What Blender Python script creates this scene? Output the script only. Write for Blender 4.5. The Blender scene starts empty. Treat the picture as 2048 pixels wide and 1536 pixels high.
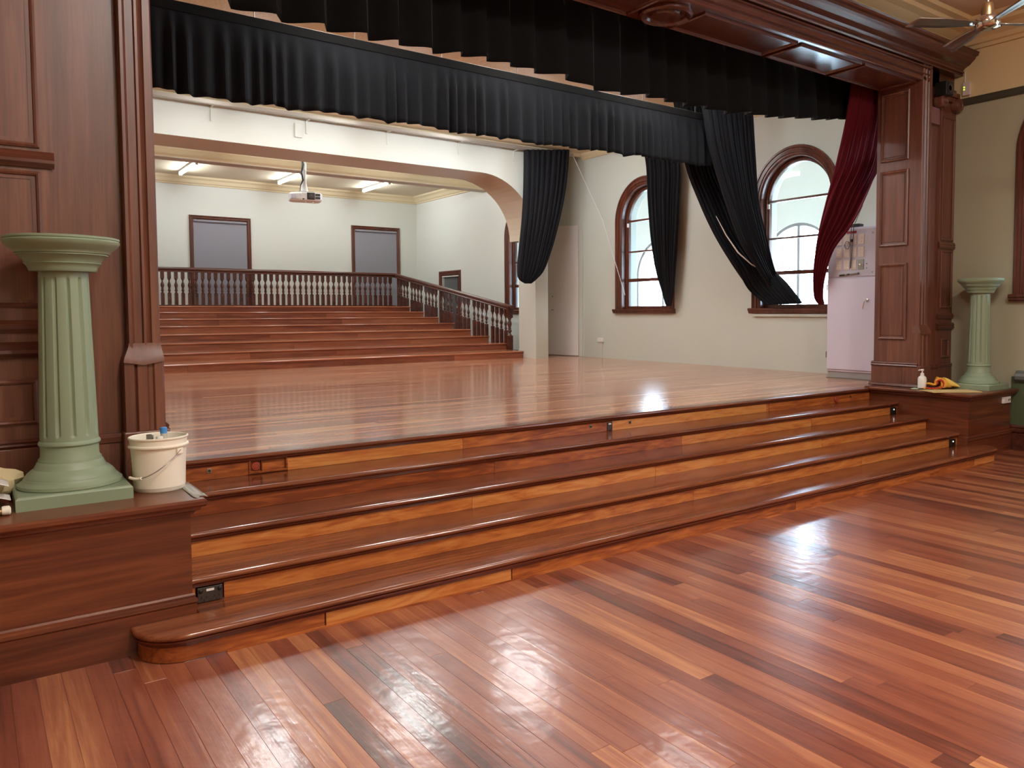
import bpy, bmesh, math, random
from mathutils import Vector, Matrix

random.seed(7)
SC = bpy.context.scene
COL = SC.collection
PI = math.pi

# ---------------------------------------------------------------- camera
CAM = Vector((-2.895165, -5.798191, 1.746343))
cam_d = bpy.data.cameras.new('camera')
cam = bpy.data.objects.new('camera', cam_d)
COL.objects.link(cam)
SC.camera = cam
FWD = Vector((0.608196, 0.791974, -0.053585)).normalized()
YAW, PITCH, ROLL = 0.6549501, 0.0536104, -0.0031335
FWD = Vector((math.sin(YAW) * math.cos(PITCH), math.cos(YAW) * math.cos(PITCH), -math.sin(PITCH)))
rt0 = Vector((math.cos(YAW), -math.sin(YAW), 0))
up0 = rt0.cross(FWD)
RT = rt0 * math.cos(ROLL) + up0 * math.sin(ROLL)
UP = up0 * math.cos(ROLL) - rt0 * math.sin(ROLL)
m = Matrix.Identity(4)
for r in range(3):
    m[r][0], m[r][1], m[r][2], m[r][3] = RT[r], UP[r], -FWD[r], CAM[r]
cam.matrix_world = m
cam_d.sensor_fit = 'HORIZONTAL'
cam_d.sensor_width = 36.0
cam_d.lens = 36.0 * 1584.9594 / 2048
cam_d.shift_x = (1024 - 1155.8807) / 2048
cam_d.shift_y = (708.7234 - 768) / 2048
cam_d.clip_start = 0.05

# ---------------------------------------------------------------- world, exposure
W = bpy.data.worlds.new('world')
SC.world = W
W.use_nodes = True
W.node_tree.nodes['Background'].inputs[0].default_value = (0.60, 0.78, 1.0, 1)
W.node_tree.nodes['Background'].inputs[1].default_value = 28.0
SC.view_settings.view_transform = 'Standard'
SC.view_settings.look = 'None'
SC.view_settings.gamma = 1.0
SC.view_settings.use_curve_mapping = False
SC.view_settings.exposure = 0.0
SC.cycles.max_bounces = 8
SC.cycles.diffuse_bounces = 4
SC.cycles.glossy_bounces = 4
SC.cycles.transparent_max_bounces = 12
SC.cycles.caustics_reflective = False
SC.cycles.caustics_refractive = False
SC.cycles.sample_clamp_indirect = 6.0
TUBE = 78.0        # stage and back-room fluorescent tubes
HALL = 185.0        # hall ceiling fittings

# ---------------------------------------------------------------- colour helpers
def lin(c):
    c = c / 255.0
    return c / 12.92 if c <= 0.04045 else ((c + 0.055) / 1.055) ** 2.4
def rgb(r, g, b):
    return (lin(r), lin(g), lin(b), 1.0)

# ---------------------------------------------------------------- materials
def base_mat(name):
    mt = bpy.data.materials.new(name)
    mt.use_nodes = True
    nt = mt.node_tree
    b = nt.nodes['Principled BSDF']
    return mt, nt, b
def plain(name, col, rough=0.5, metal=0.0, spec=0.5, bump=0.0, bscale=200.0, coat=0.0, emit=None, estr=0.0, var=0.0):
    mt, nt, b = base_mat(name)
    b.inputs['Base Color'].default_value = col
    b.inputs['Roughness'].default_value = rough
    b.inputs['Metallic'].default_value = metal
    b.inputs['Specular IOR Level'].default_value = spec
    b.inputs['Coat Weight'].default_value = coat
    if emit:
        b.inputs['Emission Color'].default_value = emit
        b.inputs['Emission Strength'].default_value = estr
    if var > 0 or bump > 0:
        g = nt.nodes.new('ShaderNodeNewGeometry')
        n = nt.nodes.new('ShaderNodeTexNoise')
        n.inputs['Scale'].default_value = bscale
        n.inputs['Detail'].default_value = 3
        nt.links.new(g.outputs['Position'], n.inputs['Vector'])
        if bump > 0:
            bp = nt.nodes.new('ShaderNodeBump')
            bp.inputs['Strength'].default_value = bump
            bp.inputs['Distance'].default_value = 0.01
            nt.links.new(n.outputs['Fac'], bp.inputs['Height'])
            nt.links.new(bp.outputs['Normal'], b.inputs['Normal'])
        if var > 0:
            n2 = nt.nodes.new('ShaderNodeTexNoise')
            n2.inputs['Scale'].default_value = 1.3
            n2.inputs['Detail'].default_value = 5
            nt.links.new(g.outputs['Position'], n2.inputs['Vector'])
            mx = nt.nodes.new('ShaderNodeMix')
            mx.data_type = 'RGBA'
            mx.inputs[6].default_value = tuple(c * (1 - var) for c in col[:3]) + (1,)
            mx.inputs[7].default_value = tuple(min(1, c * (1 + var)) for c in col[:3]) + (1,)
            nt.links.new(n2.outputs['Fac'], mx.inputs[0])
            nt.links.new(mx.outputs[2], b.inputs['Base Color'])
    return mt
def wood(name, stops, axis='X', stretch=14.0, scale=3.0, rough=0.25, pervar=0.0, island=False, bump=0.04, wave=0.0, spec=0.5, coat=0.0, fine=0.35, crough=.08, swell=0.0):
    """polished timber: noise stretched along one axis through a colour ramp; pervar shifts the tone from piece to piece"""
    mt, nt, b = base_mat(name)
    L = nt.links.new
    N = nt.nodes.new
    g = N('ShaderNodeNewGeometry')
    oi = N('ShaderNodeObjectInfo')
    rnd = N('ShaderNodeMath'); rnd.operation = 'ADD'
    L(oi.outputs['Random'], rnd.inputs[0])
    if island:
        L(g.outputs['Random Per Island'], rnd.inputs[1])
    else:
        rnd.inputs[1].default_value = 0.0
    fr = N('ShaderNodeMath'); fr.operation = 'FRACT'
    L(rnd.outputs[0], fr.inputs[0])
    off = N('ShaderNodeMath'); off.operation = 'MULTIPLY'; off.inputs[1].default_value = 37.0
    L(fr.outputs[0], off.inputs[0])
    va = N('ShaderNodeVectorMath'); va.operation = 'ADD'
    L(g.outputs['Position'], va.inputs[0]); L(off.outputs[0], va.inputs[1])
    mp = N('ShaderNodeMapping')
    s = [scale * stretch / 3.0] * 3
    for ch in axis:
        s['XYZ'.index(ch)] = scale / 3.0
    mp.inputs['Scale'].default_value = s
    L(va.outputs[0], mp.inputs['Vector'])
    n1 = N('ShaderNodeTexNoise'); n1.inputs['Scale'].default_value = 1.0; n1.inputs['Detail'].default_value = 6; n1.inputs['Distortion'].default_value = 0.8 + wave
    L(mp.outputs[0], n1.inputs['Vector'])
    n2 = N('ShaderNodeTexNoise'); n2.inputs['Scale'].default_value = 7.0; n2.inputs['Detail'].default_value = 3
    L(mp.outputs[0], n2.inputs['Vector'])
    a = N('ShaderNodeMath'); a.operation = 'MULTIPLY_ADD'; a.inputs[1].default_value = fine
    a2 = N('ShaderNodeMath'); a2.operation = 'SUBTRACT'; a2.inputs[1].default_value = 0.5
    L(n2.outputs['Fac'], a2.inputs[0]); L(a2.outputs[0], a.inputs[0]); L(n1.outputs['Fac'], a.inputs[2])
    pv = N('ShaderNodeMath'); pv.operation = 'MULTIPLY_ADD'; pv.inputs[1].default_value = pervar
    pc = N('ShaderNodeMath'); pc.operation = 'SUBTRACT'; pc.inputs[1].default_value = 0.5
    L(fr.outputs[0], pc.inputs[0]); L(pc.outputs[0], pv.inputs[0]); L(a.outputs[0], pv.inputs[2])
    rp = N('ShaderNodeValToRGB')
    el = rp.color_ramp.elements
    while len(el) < len(stops):
        el.new(0.5)
    for e, (p, c) in zip(el, stops):
        e.position = p; e.color = c
    L(pv.outputs[0], rp.inputs[0])
    L(rp.outputs[0], b.inputs['Base Color'])
    b.inputs['Roughness'].default_value = rough
    b.inputs['Specular IOR Level'].default_value = spec
    b.inputs['Coat Weight'].default_value = coat
    b.inputs['Coat Roughness'].default_value = crough
    if bump > 0:
        bp = N('ShaderNodeBump'); bp.inputs['Strength'].default_value = bump; bp.inputs['Distance'].default_value = 0.01
        L(a.outputs[0], bp.inputs['Height']); L(bp.outputs['Normal'], b.inputs['Normal'])
        if swell > 0:
            # slight cupping and unevenness of the finish
            n3 = N('ShaderNodeTexNoise'); n3.inputs['Scale'].default_value = 11.0; n3.inputs['Detail'].default_value = 2
            L(va.outputs[0], n3.inputs['Vector'])
            b2_ = N('ShaderNodeBump'); b2_.inputs['Strength'].default_value = swell; b2_.inputs['Distance'].default_value = 0.004
            L(n3.outputs['Fac'], b2_.inputs['Height']); L(bp.outputs['Normal'], b2_.inputs['Normal']); L(b2_.outputs['Normal'], b.inputs['Normal']); L(b2_.outputs['Normal'], b.inputs['Coat Normal'])
    return mt

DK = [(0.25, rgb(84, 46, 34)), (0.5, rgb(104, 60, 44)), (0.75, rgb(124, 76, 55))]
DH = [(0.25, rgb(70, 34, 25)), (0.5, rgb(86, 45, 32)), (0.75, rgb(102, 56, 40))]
M = {}
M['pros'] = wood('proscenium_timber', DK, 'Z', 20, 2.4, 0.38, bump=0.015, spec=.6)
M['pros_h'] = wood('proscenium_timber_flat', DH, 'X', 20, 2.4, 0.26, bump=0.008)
M['plinth'] = wood('plinth_timber', [(0.25, rgb(70, 32, 20)), (0.5, rgb(100, 50, 30)), (0.78, rgb(130, 72, 42))], 'XY', 18, 1.6, 0.3, wave=1.2)
M['moss_trim'] = wood('trim_timber', [(0.3, rgb(62, 30, 22)), (0.7, rgb(96, 50, 36))], 'X', 20, 2.4, 0.3)
M['tread'] = wood('tread_timber', [(0.25, rgb(92, 46, 28)), (0.5, rgb(122, 66, 40)), (0.8, rgb(148, 88, 54))], 'X', 22, 2.0, 0.17, pervar=0.25, wave=0.4, bump=0.008)
M['riser'] = wood('riser_timber', [(0.2, rgb(116, 54, 28)), (0.42, rgb(158, 84, 40)), (0.6, rgb(186, 110, 54)), (0.85, rgb(204, 138, 76))], 'X', 8, 3.6, 0.28, pervar=0.62, wave=2.6, bump=0.03)
M['nosing'] = wood('nosing_timber', [(0.3, rgb(78, 34, 22)), (0.7, rgb(112, 54, 34))], 'X', 22, 2.0, 0.2)
M['tier_riser'] = wood('tier_riser_timber', [(0.2, rgb(106, 56, 38)), (0.5, rgb(138, 78, 54)), (0.85, rgb(164, 102, 72))], 'X', 14, 2.0, 0.25, pervar=0.4)
M['tier_tread'] = wood('tier_tread_timber', [(0.2, rgb(128, 70, 48)), (0.8, rgb(176, 112, 80))], 'X', 16, 2.0, 0.18, pervar=0.3)
M['rail'] = wood('rail_timber', [(0.3, rgb(52, 26, 18)), (0.7, rgb(92, 46, 32))], 'X', 18, 2.0, 0.3)
M['frame'] = wood('window_timber', [(0.3, rgb(64, 30, 20)), (0.7, rgb(104, 54, 36))], 'Z', 18, 2.0, 0.3)
FL = [(0.05, rgb(78, 42, 34)), (0.28, rgb(116, 58, 42)), (0.5, rgb(138, 74, 52)), (0.72, rgb(154, 90, 62)), (0.98, rgb(186, 124, 82))]
M['board'] = wood('hall_board_timber', FL, 'Y', 22, 2.2, 0.3, pervar=0.68, island=True, bump=0.06, wave=0.8, coat=0.5, crough=.15, swell=.5)
M['stage_board'] = wood('stage_board_timber', [(0.1, rgb(150, 90, 66)), (0.5, rgb(190, 126, 96)), (0.9, rgb(228, 174, 134))], 'X', 24, 2.2, 0.16, pervar=0.6, island=True, bump=0.05, coat=0.25, crough=.12)
M['underfloor'] = plain('dark_joint', rgb(40, 20, 14), 0.5)
M['wall_sage'] = plain('sage_cream_paint', rgb(218, 220, 210), 0.55, bump=0.03, bscale=90, var=0.02)
M['wall_grey'] = plain('warm_grey_paint', rgb(202, 205, 194), 0.5, bump=0.03, bscale=90, var=0.02)
M['wall_hall'] = plain('khaki_paint', rgb(166, 160, 136), 0.5, bump=0.03, bscale=90, var=0.02)
M['wall_cream'] = plain('cream_paint', rgb(214, 190, 146), 0.55, bump=0.03, bscale=90, var=0.02)
M['cream'] = plain('cream_plaster', rgb(226, 210, 172), 0.5, var=0.02)
M['tan'] = plain('tan_soffit_paint', rgb(196, 180, 158), 0.5, var=0.02)
M['ceil'] = plain('ceiling_paint', rgb(222, 210, 182), 0.6, var=0.02)
M['ceil_hall'] = plain('hall_ceiling_paint', rgb(206, 176, 148), 0.6, var=0.02)
M['press'] = plain('pressed_metal_cream', rgb(224, 206, 170), 0.5, bump=0.6, bscale=26, var=0.03)
M['green'] = plain('green_column_paint', rgb(133, 147, 121), 0.45, bump=0.02, bscale=120, var=0.05)
M['dado'] = plain('dark_green_paint', rgb(78, 88, 62), 0.5, var=0.03)
M['picture_rail'] = plain('picture_rail_paint', rgb(66, 62, 48), 0.45)
M['dado_cap'] = plain('grey_cap_paint', rgb(92, 94, 92), 0.35)
M['white'] = plain('white_plastic', rgb(232, 228, 222), 0.35)
M['offwhite'] = plain('bucket_plastic', rgb(240, 232, 214), 0.4, var=0.06)
M['paperwhite'] = plain('white_paper', rgb(228, 222, 218), 0.7)
M['cloth_cream'] = plain('cream_rag', rgb(222, 204, 160), 0.85, bump=0.4, bscale=60)
M['black'] = plain('black_plastic', rgb(22, 21, 21), 0.4)
M['charcoal'] = plain('charcoal_plastic', rgb(58, 50, 46), 0.35)
M['rubber'] = plain('black_cable', rgb(28, 24, 24), 0.5)
M['chrome'] = plain('chrome', rgb(220, 214, 206), 0.12, metal=1.0)
M['steel'] = plain('brushed_steel', rgb(150, 146, 140), 0.3, metal=1.0)
M['alu'] = plain('track_aluminium', rgb(176, 168, 158), 0.4, metal=0.6)
M['cab'] = plain('cabinet_enamel', rgb(212, 206, 222), 0.22, spec=0.5)
M['cab_grey'] = plain('cabinet_grey_enamel', rgb(190, 184, 196), 0.2, spec=0.6)
M['galv'] = plain('galvanised_kick', rgb(168, 166, 166), 0.4, metal=0.4)
M['plate'] = plain('cream_switch_plate', rgb(216, 200, 190), 0.3)
M['blind'] = plain('grey_blind_cloth', rgb(138, 136, 144), 0.75, bump=0.05, bscale=300)
M['red_label'] = plain('red_label', rgb(150, 34, 44), 0.4)
M['mauve'] = plain('mauve_card', rgb(128, 84, 84), 0.6)
M['orange'] = plain('orange_microfibre', rgb(255, 184, 66), 0.95, bump=0.9, bscale=160, var=0.06)
M['orange2'] = plain('yellow_microfibre', rgb(255, 210, 104), 0.95, bump=0.9, bscale=160, var=0.05)
M['redcloth'] = plain('red_microfibre', rgb(206, 64, 60), 0.95, bump=0.9, bscale=160)
M['card'] = plain('manila_card', rgb(206, 178, 124), 0.7)
M['card_green'] = plain('pale_green_card', rgb(196, 208, 170), 0.7)
M['blue'] = plain('blue_cap_plastic', rgb(70, 140, 206), 0.4)
M['brick_red'] = plain('red_grille_plastic', rgb(156, 62, 40), 0.45)
M['brass'] = plain('dull_brass', rgb(150, 120, 84), 0.35, metal=0.8)
M['outside'] = plain('verandah_white', rgb(238, 232, 222), 0.7)
M['outfloor'] = plain('verandah_concrete', rgb(196, 196, 190), 0.8)
M['outmetal'] = plain('verandah_frame_paint', rgb(120, 112, 110), 0.5)
M['outred'] = plain('red_shade_cloth', rgb(200, 84, 66), 0.8)
M['led_g'] = plain('green_led', rgb(160, 230, 60), 0.5, emit=rgb(190, 255, 60), estr=3.0)
M['led_w'] = plain('white_led', rgb(255, 255, 255), 0.5, emit=(1, 1, 1, 1), estr=6.0)
M['tube'] = plain('lit_tube', rgb(255, 255, 255), 0.5, emit=(0.93, 1.0, 1.05, 1), estr=TUBE)
M['tube_stage'] = plain('lit_stage_tube', rgb(255, 255, 255), 0.5, emit=(0.93, 1.0, 1.05, 1), estr=TUBE * .95)
M['tube_front'] = plain('lit_front_tube', rgb(255, 255, 255), 0.5, emit=(0.93, 1.0, 1.05, 1), estr=TUBE * .5)
M['tube_hall'] = plain('lit_hall_diffuser', rgb(255, 255, 255), 0.5, emit=(1.0, 0.95, 0.88, 1), estr=HALL)
def fabric(name, col, sheen, rough=0.9, scol=None):
    mt, nt, b = base_mat(name)
    b.inputs['Base Color'].default_value = col
    b.inputs['Roughness'].default_value = rough
    b.inputs['Specular IOR Level'].default_value = 0.2
    b.inputs['Sheen Weight'].default_value = sheen
    b.inputs['Sheen Roughness'].default_value = 0.4
    if scol:
        b.inputs['Sheen Tint'].default_value = scol
    g = nt.nodes.new('ShaderNodeNewGeometry')
    n = nt.nodes.new('ShaderNodeTexNoise'); n.inputs['Scale'].default_value = 9; n.inputs['Detail'].default_value = 5
    nt.links.new(g.outputs['Position'], n.inputs['Vector'])
    bp = nt.nodes.new('ShaderNodeBump'); bp.inputs['Strength'].default_value = 0.25; bp.inputs['Distance'].default_value = 0.02
    nt.links.new(n.outputs['Fac'], bp.inputs['Height'])
    nt.links.new(bp.outputs['Normal'], b.inputs['Normal'])
    return mt
M['blackcloth'] = fabric('charcoal_drape', rgb(22, 22, 26), 0.03)
M['blackvelvet'] = fabric('black_velvet', rgb(14, 13, 13), 0.04)
M['redvelvet'] = fabric('crimson_velvet', rgb(84, 10, 22), 0.2, scol=rgb(200, 70, 84))
def glass_mat():
    mt = bpy.data.materials.new('window_glass')
    mt.use_nodes = True
    nt = mt.node_tree
    nt.nodes.clear()
    o = nt.nodes.new('ShaderNodeOutputMaterial')
    t = nt.nodes.new('ShaderNodeBsdfTransparent'); t.inputs[0].default_value = (0.93, 0.97, 0.97, 1)
    g = nt.nodes.new('ShaderNodeBsdfGlossy'); g.inputs['Roughness'].default_value = 0.03
    f = nt.nodes.new('ShaderNodeFresnel'); f.inputs[0].default_value = 1.35
    x = nt.nodes.new('ShaderNodeMixShader')
    ge = nt.nodes.new('ShaderNodeNewGeometry')
    iv = nt.nodes.new('ShaderNodeMath'); iv.operation = 'SUBTRACT'; iv.inputs[0].default_value = 1.0
    ml = nt.nodes.new('ShaderNodeMath'); ml.operation = 'MULTIPLY'
    nt.links.new(ge.outputs['Backfacing'], iv.inputs[1]); nt.links.new(f.outputs[0], ml.inputs[0]); nt.links.new(iv.outputs[0], ml.inputs[1])
    nt.links.new(ml.outputs[0], x.inputs[0]); nt.links.new(t.outputs[0], x.inputs[1]); nt.links.new(g.outputs[0], x.inputs[2])
    nt.links.new(x.outputs[0], o.inputs[0])
    return mt
M['glass'] = glass_mat()
def clear_plastic():
    mt, nt, b = base_mat('clear_bottle_plastic')
    b.inputs['Base Color'].default_value = rgb(236, 232, 220)
    b.inputs['Roughness'].default_value = 0.12
    b.inputs['Transmission Weight'].default_value = 0.6
    b.inputs['IOR'].default_value = 1.3
    return mt
M['clear'] = clear_plastic()

# ---------------------------------------------------------------- mesh builder
class MB:
    def __init__(s):
        s.v, s.f, s.sm = [], [], []
    def add(s, vs, fs, smooth=False):
        b = len(s.v)
        s.v += [tuple(v) for v in vs]
        for f in fs:
            s.f.append([i + b for i in f]); s.sm.append(smooth)
        return s
    def box(s, x0, x1, y0, y1, z0, z1):
        vs = [(x, y, z) for z in (z0, z1) for y in (y0, y1) for x in (x0, x1)]
        return s.add(vs, [(0, 2, 3, 1), (4, 5, 7, 6), (0, 1, 5, 4), (2, 6, 7, 3), (0, 4, 6, 2), (1, 3, 7, 5)])
    def obox(s, c, u, v, w):
        """box from centre and three half-extent vectors"""
        c, u, v, w = map(Vector, (c, u, v, w))
        vs = [c + u * i + v * j + w * k for k in (-1, 1) for j in (-1, 1) for i in (-1, 1)]
        return s.add(vs, [(0, 2, 3, 1), (4, 5, 7, 6), (0, 1, 5, 4), (2, 6, 7, 3), (0, 4, 6, 2), (1, 3, 7, 5)])
    def prism(s, pts, axis, a0, a1, smooth=False):
        """pts: 2D outline in the two other axes (in XYZ order), extruded along axis"""
        n = len(pts)
        def mk(p, a):
            return (a, p[0], p[1]) if axis == 'X' else (p[0], a, p[1]) if axis == 'Y' else (p[0], p[1], a)
        vs = [mk(p, a0) for p in pts] + [mk(p, a1) for p in pts]
        fs = [(i, (i + 1) % n, n + (i + 1) % n, n + i) for i in range(n)]
        s.add(vs, fs, smooth)
        b = len(s.v) - 2 * n
        s.f.append([b + i for i in range(n)][::-1]); s.sm.append(False)
        s.f.append([b + n + i for i in range(n)]); s.sm.append(False)
        return s
    def lathe(s, prof, c, n=24, axis='Z', smooth=True, flute=None):
        c = Vector(c)
        m_ = len(prof)
        vs = []
        for (r, h) in prof:
            for i in range(n):
                a = 2 * PI * i / n
                rr = r if not flute else flute(r, h, i)
                p = (rr * math.cos(a), rr * math.sin(a), h)
                if axis == 'X': p = (h, p[0], p[1])
                if axis == 'Y': p = (p[0], h, p[1])
                vs.append(c + Vector(p))
        fs = [(j * n + i, j * n + (i + 1) % n, (j + 1) * n + (i + 1) % n, (j + 1) * n + i) for j in range(m_ - 1) for i in range(n)]
        s.add(vs, fs, smooth)
        b = len(s.v) - m_ * n
        s.f.append([b + i for i in range(n)][::-1]); s.sm.append(False)
        s.f.append([b + (m_ - 1) * n + i for i in range(n)]); s.sm.append(False)
        return s
    def tube(s, pts, r, n=8, smooth=True):
        pts = [Vector(p) for p in pts]
        vs = []
        for i, p in enumerate(pts):
            t = (pts[min(i + 1, len(pts) - 1)] - pts[max(i - 1, 0)]).normalized()
            a = Vector((0, 0, 1)) if abs(t.z) < 0.9 else Vector((1, 0, 0))
            u = t.cross(a).normalized(); w = t.cross(u)
            rr = r[i] if isinstance(r, (list, tuple)) else r
            vs += [p + (u * math.cos(2 * PI * k / n) + w * math.sin(2 * PI * k / n)) * rr for k in range(n)]
        m_ = len(pts)
        s.add(vs, [(j * n + i, j * n + (i + 1) % n, (j + 1) * n + (i + 1) % n, (j + 1) * n + i) for j in range(m_ - 1) for i in range(n)], smooth)
        b = len(s.v) - m_ * n
        s.f.append([b + i for i in range(n)][::-1]); s.sm.append(False)
        s.f.append([b + (m_ - 1) * n + i for i in range(n)]); s.sm.append(False)
        return s
    def grid(s, rows, smooth=True, close=False):
        nr, nc = len(rows), len(rows[0])
        vs = [p for r in rows for p in r]
        fs = []
        for j in range(nr - 1):
            for i in range(nc - (0 if close else 1)):
                i2 = (i + 1) % nc
                fs.append((j * nc + i, j * nc + i2, (j + 1) * nc + i2, (j + 1) * nc + i))
        return s.add(vs, fs, smooth)
    def ring(s, O, U, V, N, u0, u1, v0, v1, prof):
        """mitred rectangular moulding; prof = [(inset, height)] from the outer edge inwards"""
        O, U, V, N = map(Vector, (O, U, V, N))
        rows = []
        for (d, h) in prof:
            rows.append([O + U * a + V * b_ + N * h for a, b_ in ((u0 + d, v0 + d), (u1 - d, v0 + d), (u1 - d, v1 - d), (u0 + d, v1 - d))])
        return s.grid(rows, smooth=False, close=True)
    def sweep(s, path_fn, prof, n_close=False):
        """path_fn(off) -> list of Vectors for one lateral offset; prof = [(off, lift)], lift along path_fn.N"""
        rows = [[p + path_fn.N * h for p in path_fn(o)] for (o, h) in prof]
        return s.grid(rows, smooth=False, close=n_close)

def obj(name, mb, mat, parent=None, kind=None, bevel=0.0, solid=0.0, seg=2):
    me = bpy.data.meshes.new(name)
    base = Vector(parent['base']) if parent is not None and 'base' in parent else Vector((0, 0, 0))
    me.from_pydata([tuple(Vector(v) - base) for v in mb.v], [], mb.f)
    me.polygons.foreach_set('use_smooth', mb.sm)
    me.materials.append(M[mat])
    bm = bmesh.new(); bm.from_mesh(me)
    bmesh.ops.recalc_face_normals(bm, faces=bm.faces)
    bm.to_mesh(me); bm.free()
    me.update()
    o = bpy.data.objects.new(name, me)
    COL.objects.link(o)
    if parent is not None:
        o.parent = parent
        if 'base' in parent: o['base'] = list(parent['base'])
    if kind: o['kind'] = kind
    if any(mb.sm): me.set_sharp_from_angle(angle=math.radians(32))
    if solid:
        md = o.modifiers.new('thick', 'SOLIDIFY'); md.thickness = solid; md.offset = 0
    if bevel:
        md = o.modifiers.new('edge', 'BEVEL'); md.width = bevel; md.segments = seg; md.limit_method = 'ANGLE'; md.angle_limit = math.radians(50)
    return o
def thing(name, label, cat, base, group=None):
    o = bpy.data.objects.new(name, None)
    COL.objects.link(o)
    o.empty_display_size = 0.1
    o.location = base
    o['base'] = list(base)
    o['label'] = label; o['category'] = cat
    if group: o['group'] = group
    return o
def tag(o, label, cat, group=None):
    o['label'] = label; o['category'] = cat
    if group: o['group'] = group
    return o
def struct(name, mb, mat, bevel=0.0):
    return obj(name, mb, mat, None, 'structure', bevel)
def copy_tree(o, loc, label=None, parent=None):
    c = o.copy(); COL.objects.link(c)
    if parent is None:
        c.location = loc; c['base'] = list(loc)
        if label: c['label'] = label
    else:
        c.parent = parent
    for ch in list(o.children):
        copy_tree(ch, None, None, c)
    return c

H = 0.75          # stage height
T = 0.387         # tread
XR = 7.97         # stage side wall
XH = 7.50         # hall side wall
JL, JR = -1.985, 6.585   # proscenium opening
YJ0, YJ1 = -0.50, 0.12   # proscenium jamb depth
SOF = 4.60        # soffit height
CS = 5.20         # stage ceiling
YB = 16.35        # far back wall

# ================================================================ setting
# ---- hall floor: separate boards where the camera sees them, the rest joined
hall_floor = struct('floor', MB().box(-6.0, XH, -12, 0.1, -0.06, -0.006), 'underfloor')
bw = 0.1
lens = [1.2, 1.5, 1.9, 2.3, 2.7, 3.2, 3.8]
bmesh_cache = {}
def board_mesh(l):
    if l not in bmesh_cache:
        e = 0.0006
        mb = MB()
        w0, w1 = -bw / 2 + 0.0003, bw / 2 - 0.0003
        top = [(w0 + e, 0.0006 + e, 0), (w1 - e, 0.0006 + e, 0), (w1 - e, l - 0.0006 - e, 0), (w0 + e, l - 0.0006 - e, 0)]
        mid = [(w0, 0.0006, -e), (w1, 0.0006, -e), (w1, l - 0.0006, -e), (w0, l - 0.0006, -e)]
        low = [(x, y, -0.006) for x, y, z in mid]
        mb.add(top + mid + low, [(0, 1, 2, 3)] + [(a, a + 4, (a + 1) % 4 + 4, (a + 1) % 4) for a in range(4)] + [(a + 4, a + 8, (a + 1) % 4 + 8, (a + 1) % 4 + 4) for a in range(4)])
        me = bpy.data.meshes.new('board')
        me.from_pydata(mb.v, [], mb.f); me.materials.append(M['board'])
        bm = bmesh.new(); bm.from_mesh(me); bmesh.ops.recalc_face_normals(bm, faces=bm.faces); bm.to_mesh(me); bm.free()
        bmesh_cache[l] = me
    return bmesh_cache[l]
def seen_px(x, y, z):
    d = Vector((x, y, z)) - CAM
    q = d.dot(FWD)
    if q < 0.2: return None
    return (1155.88 + 1584.96 * d.dot(RT) / q, 708.72 - 1584.96 * d.dot(UP) / q)
rest = MB()
rb = random.Random(11)
x = -5.95
while x < XH - 0.04:
    y = -1.2 + rb.uniform(0, 2.4)
    while y > -11.5:
        l = rb.choice(lens)
        y0 = y - l
        vis = False
        for k in range(25):
            yy = y0 + l * k / 24
            if yy > -1.2: continue
            p = seen_px(x, yy, 0)
            if p and -60 < p[0] < 2110 and p[1] < 1600:
                vis = True
        if vis and x > -3.4:
            o = bpy.data.objects.new('floorboard', board_mesh(l)); COL.objects.link(o)
            o.parent = hall_floor; o.location = (x, y0, 0)
        else:
            w0, w1 = x - bw / 2 + 0.0006, x + bw / 2 - 0.0006
            rest.add([(w0, y0 + .0006, 0), (w1, y0 + .0006, 0), (w1, y - .0006, 0), (w0, y - .0006, 0)], [(0, 1, 2, 3)])
        y = y0
    x += bw
obj('floorboards', rest, 'board', hall_floor, 'stuff')

# ---- stage floor (boards run left to right, each only a few pixels deep)
sf = struct('floor_stage', MB().box(-3.4, XR, 0.141, YB, H - 0.3, H - 0.006), 'underfloor')
sb = MB()
rb = random.Random(5)
y = 0.1405
while y < 9.4:
    x = -3.4 - rb.uniform(0, 2)
    while x < XR:
        l = rb.uniform(1.4, 4.2)
        a, b_ = max(x, -3.4), min(x + l, XR)
        if b_ > a + 0.02:
            sb.add([(a + .0006, y + .0006, H), (b_ - .0006, y + .0006, H), (b_ - .0006, y + .0864, H), (a + .0006, y + .0864, H)], [(0, 1, 2, 3)])
        x += l
    y += 0.087
obj('stage_boards', sb, 'stage_board', sf, 'stuff')

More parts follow.
